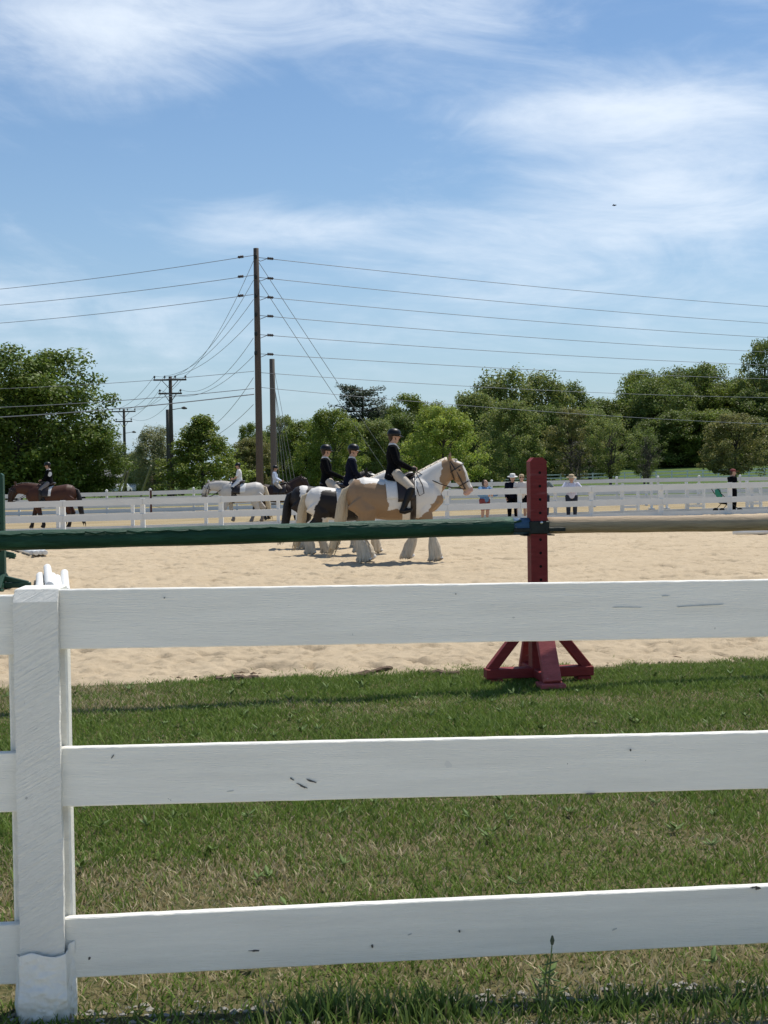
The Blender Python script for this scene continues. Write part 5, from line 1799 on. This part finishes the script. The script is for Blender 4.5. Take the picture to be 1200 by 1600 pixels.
ride('front rider in black jacket, beige breeches and black helmet on the tan pinto horse', h1, R(2), 1.0, rider_pose(arm=.03, lean=-.03), show_kit(BLKCLOTH, BEIGE), .86, x=.765, z=1.375, voxel=.011)
ride('rider in navy jacket on the black and white pinto behind the front rider', h2, R(3), .89, rider_pose(arm=-.04, lean=.03, face=(1, -.45, 0)), show_kit(NAVY, BEIGE), .82, x=.91, z=1.385, voxel=.012)
ride('rearmost rider in black jacket with white collar on the mostly black horse', h3, R(2), .90, rider_pose(arm=.05, lean=-.06, face=(1, .2, 0)), show_kit(BLKCLOTH, BEIGE), .87, x=.82, z=1.385, voxel=.012)
rb = ride('rider in black jacket wearing a white number on the bay horse', h4, R(180), 1.14, rider_pose(lean=.02), show_kit(BLKCLOTH, GREYBR), .88, x=.83, z=1.37, voxel=.016)
num = MB()
num.lathe([(.085, 0), (.085, .006)], 18)
o = num.build('number_card', WHCL, rb); o.location = (-.085, .215, .43); o.rotation_euler = (R(-82), R(-14), 0); o.scale = (.9, 1.15, 1)
ride('rider in short white shirt on the grey white horse', h5, R(181), 1.08, rider_pose(lean=.02), [('shirt', ['torso', 'uarml', 'uarmr'], .016, WHCL), ('breeches', ['thighl', 'thighr', 'calfl:.25', 'calfr:.25'], .012, WHCL),
     ('boot', ['calfl', 'footl'], .014, BOOT), ('boot', ['calfr', 'footr'], .014, BOOT)], .80, x=.84, z=1.37, voxel=.016, collar=False)
ride('rider in pale blue shirt on the dark brown horse', h6, R(-4), 1.02, rider_pose(lean=-.04), show_kit(BLUSH, BEIGE, None), .82, x=.68, z=1.37, voxel=.016, collar=False)


def spectator(label, X, top_y, depth, rz, J, kit, head, hair, hgt_):
    p = at(X, top_y, depth); p.z = H(p.x, p.y)
    return person(label, p, rz, J, kit, 1.0, .016, head, hair, group='spectators along the arena fence')


def casual(top, bottom, sleeves=True, shorts=False, shoes=BOOT):
    b2 = ['thighl', 'thighr'] + (['calfl', 'calfr'] if not shorts else [])
    return [('shirt', ['torso', 'uarml:.6' if not sleeves else 'uarml', 'uarmr:.6' if not sleeves else 'uarmr'] + (['farml', 'farmr'] if sleeves == 'long' else []), .016, top),
            ('shorts' if shorts else 'trousers', b2, .018, bottom), ('shoe', ['footl'], .012, shoes), ('shoe', ['footr'], .012, shoes)]


DA = lambda X: 39.5 + X / 300 + .32
spectator('boy in blue shirt and red shorts behind the arena fence', 757, 780, DA(757), R(-50), stand_pose(1.36, 'fence', (1, .5, 0)), casual(BLUD, REDSH, 'long', True), None, HAIRB, 1.36)
spectator('woman in navy with white hat leaning on the arena fence', 801, 780, DA(801) + .25, R(-90), stand_pose(1.52, 'down'), casual(NAVY, BLKCLOTH, 'long', False), 'hat', HAIRB, 1.5)
spectator('person in cream shirt and dark sunglasses next to the white-hatted woman', 815, 780, DA(815), R(-90), stand_pose(1.52, 'cross'), casual(CREAMC, BLKCLOTH, False, True), 'cap', (HAIRB, STRAW), 1.5)
spectator('spectator in grey-green shirt half hidden by the red jump post', 849, 780, DA(849), R(-90), stand_pose(1.50, 'fence'), casual(GREYG, DENIM, False, False), 'cap', (HAIRB, GREYG), 1.5)
spectator('woman in straw hat and lavender top with elbows on the fence', 893, 780, DA(893), R(-90), stand_pose(1.44, 'fence'), casual(LAV, DENIM, False, False), 'straw', HAIRB, 1.44)
spectator('woman in black dress and red visor beside the stroller', 1144, 780, DA(1144) + .6, R(15), stand_pose(1.52, 'push', (1, -.4, 0)), casual(BLKCLOTH, BLKCLOTH, False, False), 'cap', (HAIRB, REDSH), 1.5)
for o in bpy.data.objects:
    if o.get('label') == 'person in cream shirt and dark sunglasses next to the white-hatted woman':
        MB().box((.117, 0, 1.425), (.012, .13, .032), bev=.004).build('sunglasses', BLACKRUB, o)

# stroller with a child's seat
p = at(1136, 780, DA(1140) + .45); p.z = H(p.x, p.y)
ST = thing('stroller', 'black baby stroller with teal seat behind the arena fence', 'stroller', p, R(15))
MB().loft([(-.25, 0, .42), (0, 0, .40), (.22, 0, .46)], [(.16, .08), (.2, .10), (.17, .07)], 12, side=(0, 1, 0)).build('seat', BLKCLOTH, ST, True)
MB().loft([(-.22, 0, .45), (-.34, 0, .70), (-.36, 0, .82)], [(.18, .05), (.2, .05), (.17, .04)], 12, side=(0, 1, 0)).build('backrest', TEAL, ST, True)
MB().loft([(-.36, 0, .86), (-.22, 0, .93), (-.02, 0, .88)], [(.18, .02), (.22, .03), (.2, .02)], 12, side=(0, 1, 0)).build('canopy', TEAL, ST, True)
for s in (-1, 1):
    MB().loft([(-.55, s * .22, .98), (-.36, s * .22, .70), (.05, s * .22, .35), (.36, s * .22, .12)], [.014] * 4, 8).build('frame', IRON, ST, True)
    for x in (-.32, .36):
        MB().loft([(x, s * .22 - .02, .105), (x, s * .22 + .02, .105)], [.10, .10], 16, dome=.1).build('wheel', BLACKRUB, ST, True)
    MB().loft([(-.05, s * .2, .40), (-.32, s * .22, .12)], [.012] * 2, 8).build('strut', IRON, ST, True)
MB().loft([(-.55, -.22, .98), (-.58, 0, .99), (-.55, .22, .98)], [.016] * 3, 8).build('handle', BLACKRUB, ST, True)
#@@SMALL
# ================================================================== small and far things
# tall weeds by the foot of the fence
WEED = mat('weed_green', (.13, .19, .07), .6, .2, 20, spec=.2, trans=.25)
BUD = mat('seed_head', (.06, .075, .045), .8)
wp = gnd(842, 1598); wp.y = 3.20; wp.x = (842 - 600) / 2000 * 3.2; wp.z = 0
wd = thing('weed', 'tall leafy weed with a dark seed head in front of the lowest rail', 'weed', wp)
rw = random.Random(4)
for (dx, h_, ln) in ((0, .165, .012), (.022, .200, .0), (-.012, .12, -.02), (.04, .10, .03)):
    MB().loft([(dx * .3, 0, 0), (dx * .6, .005, h_ * .5), (dx + ln, 0, h_)], [.0028, .0022, .0014], 6).build('stem', WEED, wd, True)
    if h_ != .200:
        for k in range(5):
            z = h_ * (.45 + .14 * k); a = rw.uniform(0, 6.28)
            c = Vector((dx * (.3 + .7 * z / h_), 0, z)); d = Vector((math.cos(a), math.sin(a) * .6, .35)) * rw.uniform(.025, .045)
            MB().loft([c, c + d * .5, c + d], [(.001, .003), (.001, .008), (.001, .001)], 6).build('leaf', WEED, wd, True)
MB().loft([(.022, 0, .198), (.0225, 0, .206), (.0225, 0, .216)], [.004, .0058, .003], 8, dome=1).build('seed_head', BUD, wd, True)
wp2 = Vector(((285 - 600) / 2000 * 3.1, 3.12, 0))

# white jump wings standing about behind the right-hand fence
JW = mat('jump_wing_white', (.74, .75, .74), .6, .05, 4)


def wing(label, X, depth, rz, h=1.1):
    p = at(X, 790, depth); p.z = H(p.x, p.y)
    T = thing('jump_wing', label, 'jump wing', p, rz, 'white jump wings behind the arena fence')
    for x in (-.32, .32):
        MB().box((x, 0, h * (.5 if x < 0 else .42)), (.09, .09, h * (1 if x < 0 else .84))).build('post', JW, T)
        MB().box((x, 0, .03), (.08, .6, .06)).build('foot', JW, T)
    for k, z in enumerate((.2, .48, .76)):
        MB().box((0, 0, z * h / 1.0), (.548, .035, .09)).build('slat', JW, T)


for i, (X, d, rz, lb) in enumerate(((985, 48, .3, 'white jump wing left of the stroller behind the arena fence'), (1086, 47, -.5, 'white jump wing next to the stroller'),
                                    (1178, 48.5, .4, 'white jump wing right of the woman in black'), (1030, 52, .1, 'white jump wing farther back between two others'))):
    wing(lb, X, d, rz)
# a maroon-and-white standard in the warm-up ring
MAR = mat('maroon_paint', (.09, .03, .025), .6)
p = at(236, 790, 66); p.z = H(p.x, p.y)
T = thing('ring_standard', 'thin maroon jump standard in the warm-up ring', 'jump standard', p, .2)
MB().box((0, 0, .62), (.10, .10, 1.24)).build('post', MAR, T)
MB().box((0, 0, .05), (.6, .1, .1)).build('foot', JW, T)
MB().box((0, 0, 1.26), (.12, .12, .04)).build('cap', JW, T)

# barn and parked cars beyond the left field
BARNW = mat('barn_boards', (.10, .085, .08), .9, .2, 2, .2, 8, (6, 6, .4))
BARNR = mat('barn_roof', (.22, .22, .22), .7, .1, 2)
BRICK = mat('dark_red_boards', (.13, .05, .045), .9, .2, 2)
p = at(165, 752, 235); p.z = H(p.x, p.y) - .1
T = thing('barn', 'low dark barn with grey roof under the left trees', 'barn', p, .05)
MB().box((0, 2.5, 1.3), (9.5, 5, 2.6)).build('wall', BARNW, T)
v = [(-5.2, -.5, 2.55), (5.2, -.5, 2.55), (5.2, 2.5, 4.0), (-5.2, 2.5, 4.0), (-5.2, 5.5, 2.55), (5.2, 5.5, 2.55), (-5.2, -.5, 2.7), (5.2, -.5, 2.7), (5.2, 2.5, 4.15), (-5.2, 2.5, 4.15), (-5.2, 5.5, 2.7), (5.2, 5.5, 2.7)]
MB().add(v, [(6, 7, 8, 9), (9, 8, 11, 10), (1, 0, 3, 2), (2, 3, 4, 5), (0, 1, 7, 6), (4, 10, 11, 5), (0, 6, 9, 3), (3, 9, 10, 4), (1, 2, 8, 7), (2, 5, 11, 8)]).build('roof', BARNR, T)
for x in (-2.2, 1.6):
    MB().box((x, -.03, 1.05), (2.6, .06, 2.1)).build('door', HOLE, T)
MB().box((6.6, 3.5, 1.9), (3.2, 4, 3.8)).build('side_wing', BRICK, T)
GLASS = mat('car_glass', (.02, .025, .03), .1, spec=.6)
CARW = mat('car_white', (.72, .72, .72), .25, .02, spec=.5)
CARS = mat('car_silver', (.42, .43, .44), .25, .02, spec=.5, metal=.4)
for i, (X, d, cm, lb) in enumerate(((141, 196, CARS, 'silver car parked leftmost in front of the barn'), (155, 192, CARW, 'white car parked second from left before the barn'), (169, 198, CARS, 'grey car parked third from left before the barn'),
                                    (190, 194, CARW, 'white car parked by the tan guy guards'), (208, 200, CARW, 'small white car parked right of the barn'))):
    p = at(X, 752, d); p.z = H(p.x, p.y)
    T = thing('parked_car', lb, 'car', p, R(90) + .2 * (i % 3 - 1), 'cars parked by the barn')
    prof = [(-2.1, .35), (2.1, .35), (2.15, .75), (1.2, .95), (.55, 1.45), (-1.2, 1.5), (-1.95, 1.0), (-2.15, .8)]
    k = len(prof)
    vs = [(x, -.82 + (.12 if z > 1.2 else 0), z) for x, z in prof] + [(x, .82 - (.12 if z > 1.2 else 0), z) for x, z in prof]
    MB().add(vs, [tuple(range(k)), tuple(range(k, 2 * k))[::-1]] + [((j + 1) % k, j, k + j, k + (j + 1) % k) for j in range(k)]).build('body', cm, T)
    MB().add([(1.17, -.7, .99), (1.17, .7, .99), (.60, .6, 1.42), (.60, -.6, 1.42), (1.19, -.7, .99), (1.19, .7, .99), (.62, .6, 1.42), (.62, -.6, 1.42)],
             [(4, 5, 6, 7), (0, 3, 2, 1), (0, 1, 5, 4), (1, 2, 6, 5), (2, 3, 7, 6), (3, 0, 4, 7)]).build('windscreen', GLASS, T)
    for x in (-1.3, 1.3):
        for y in (-.78, .78):
            MB().loft([(x, y - .09, .32), (x, y + .09, .32)], [.32, .32], 14, dome=.05).build('wheel', BLACKRUB, T, True)
# a bird high in the sky
p = at(960, 321, 60)
T = thing('bird', 'tiny dark bird high in the sky at right', 'bird', p)
MB().loft([(-.10, 0, 0), (0, 0, 0), (.08, 0, .01)], [.012, .03, .012], 8).build('body', BLKCLOTH, T, True)
for s in (-1, 1):
    MB().loft([(0, 0, .01), (s * .06 + .01, s * .05, .045), (s * .11, s * .12, .02)], [(.004, .03), (.004, .028), (.002, .008)], 8).build('wing', BLKCLOTH, T, True)
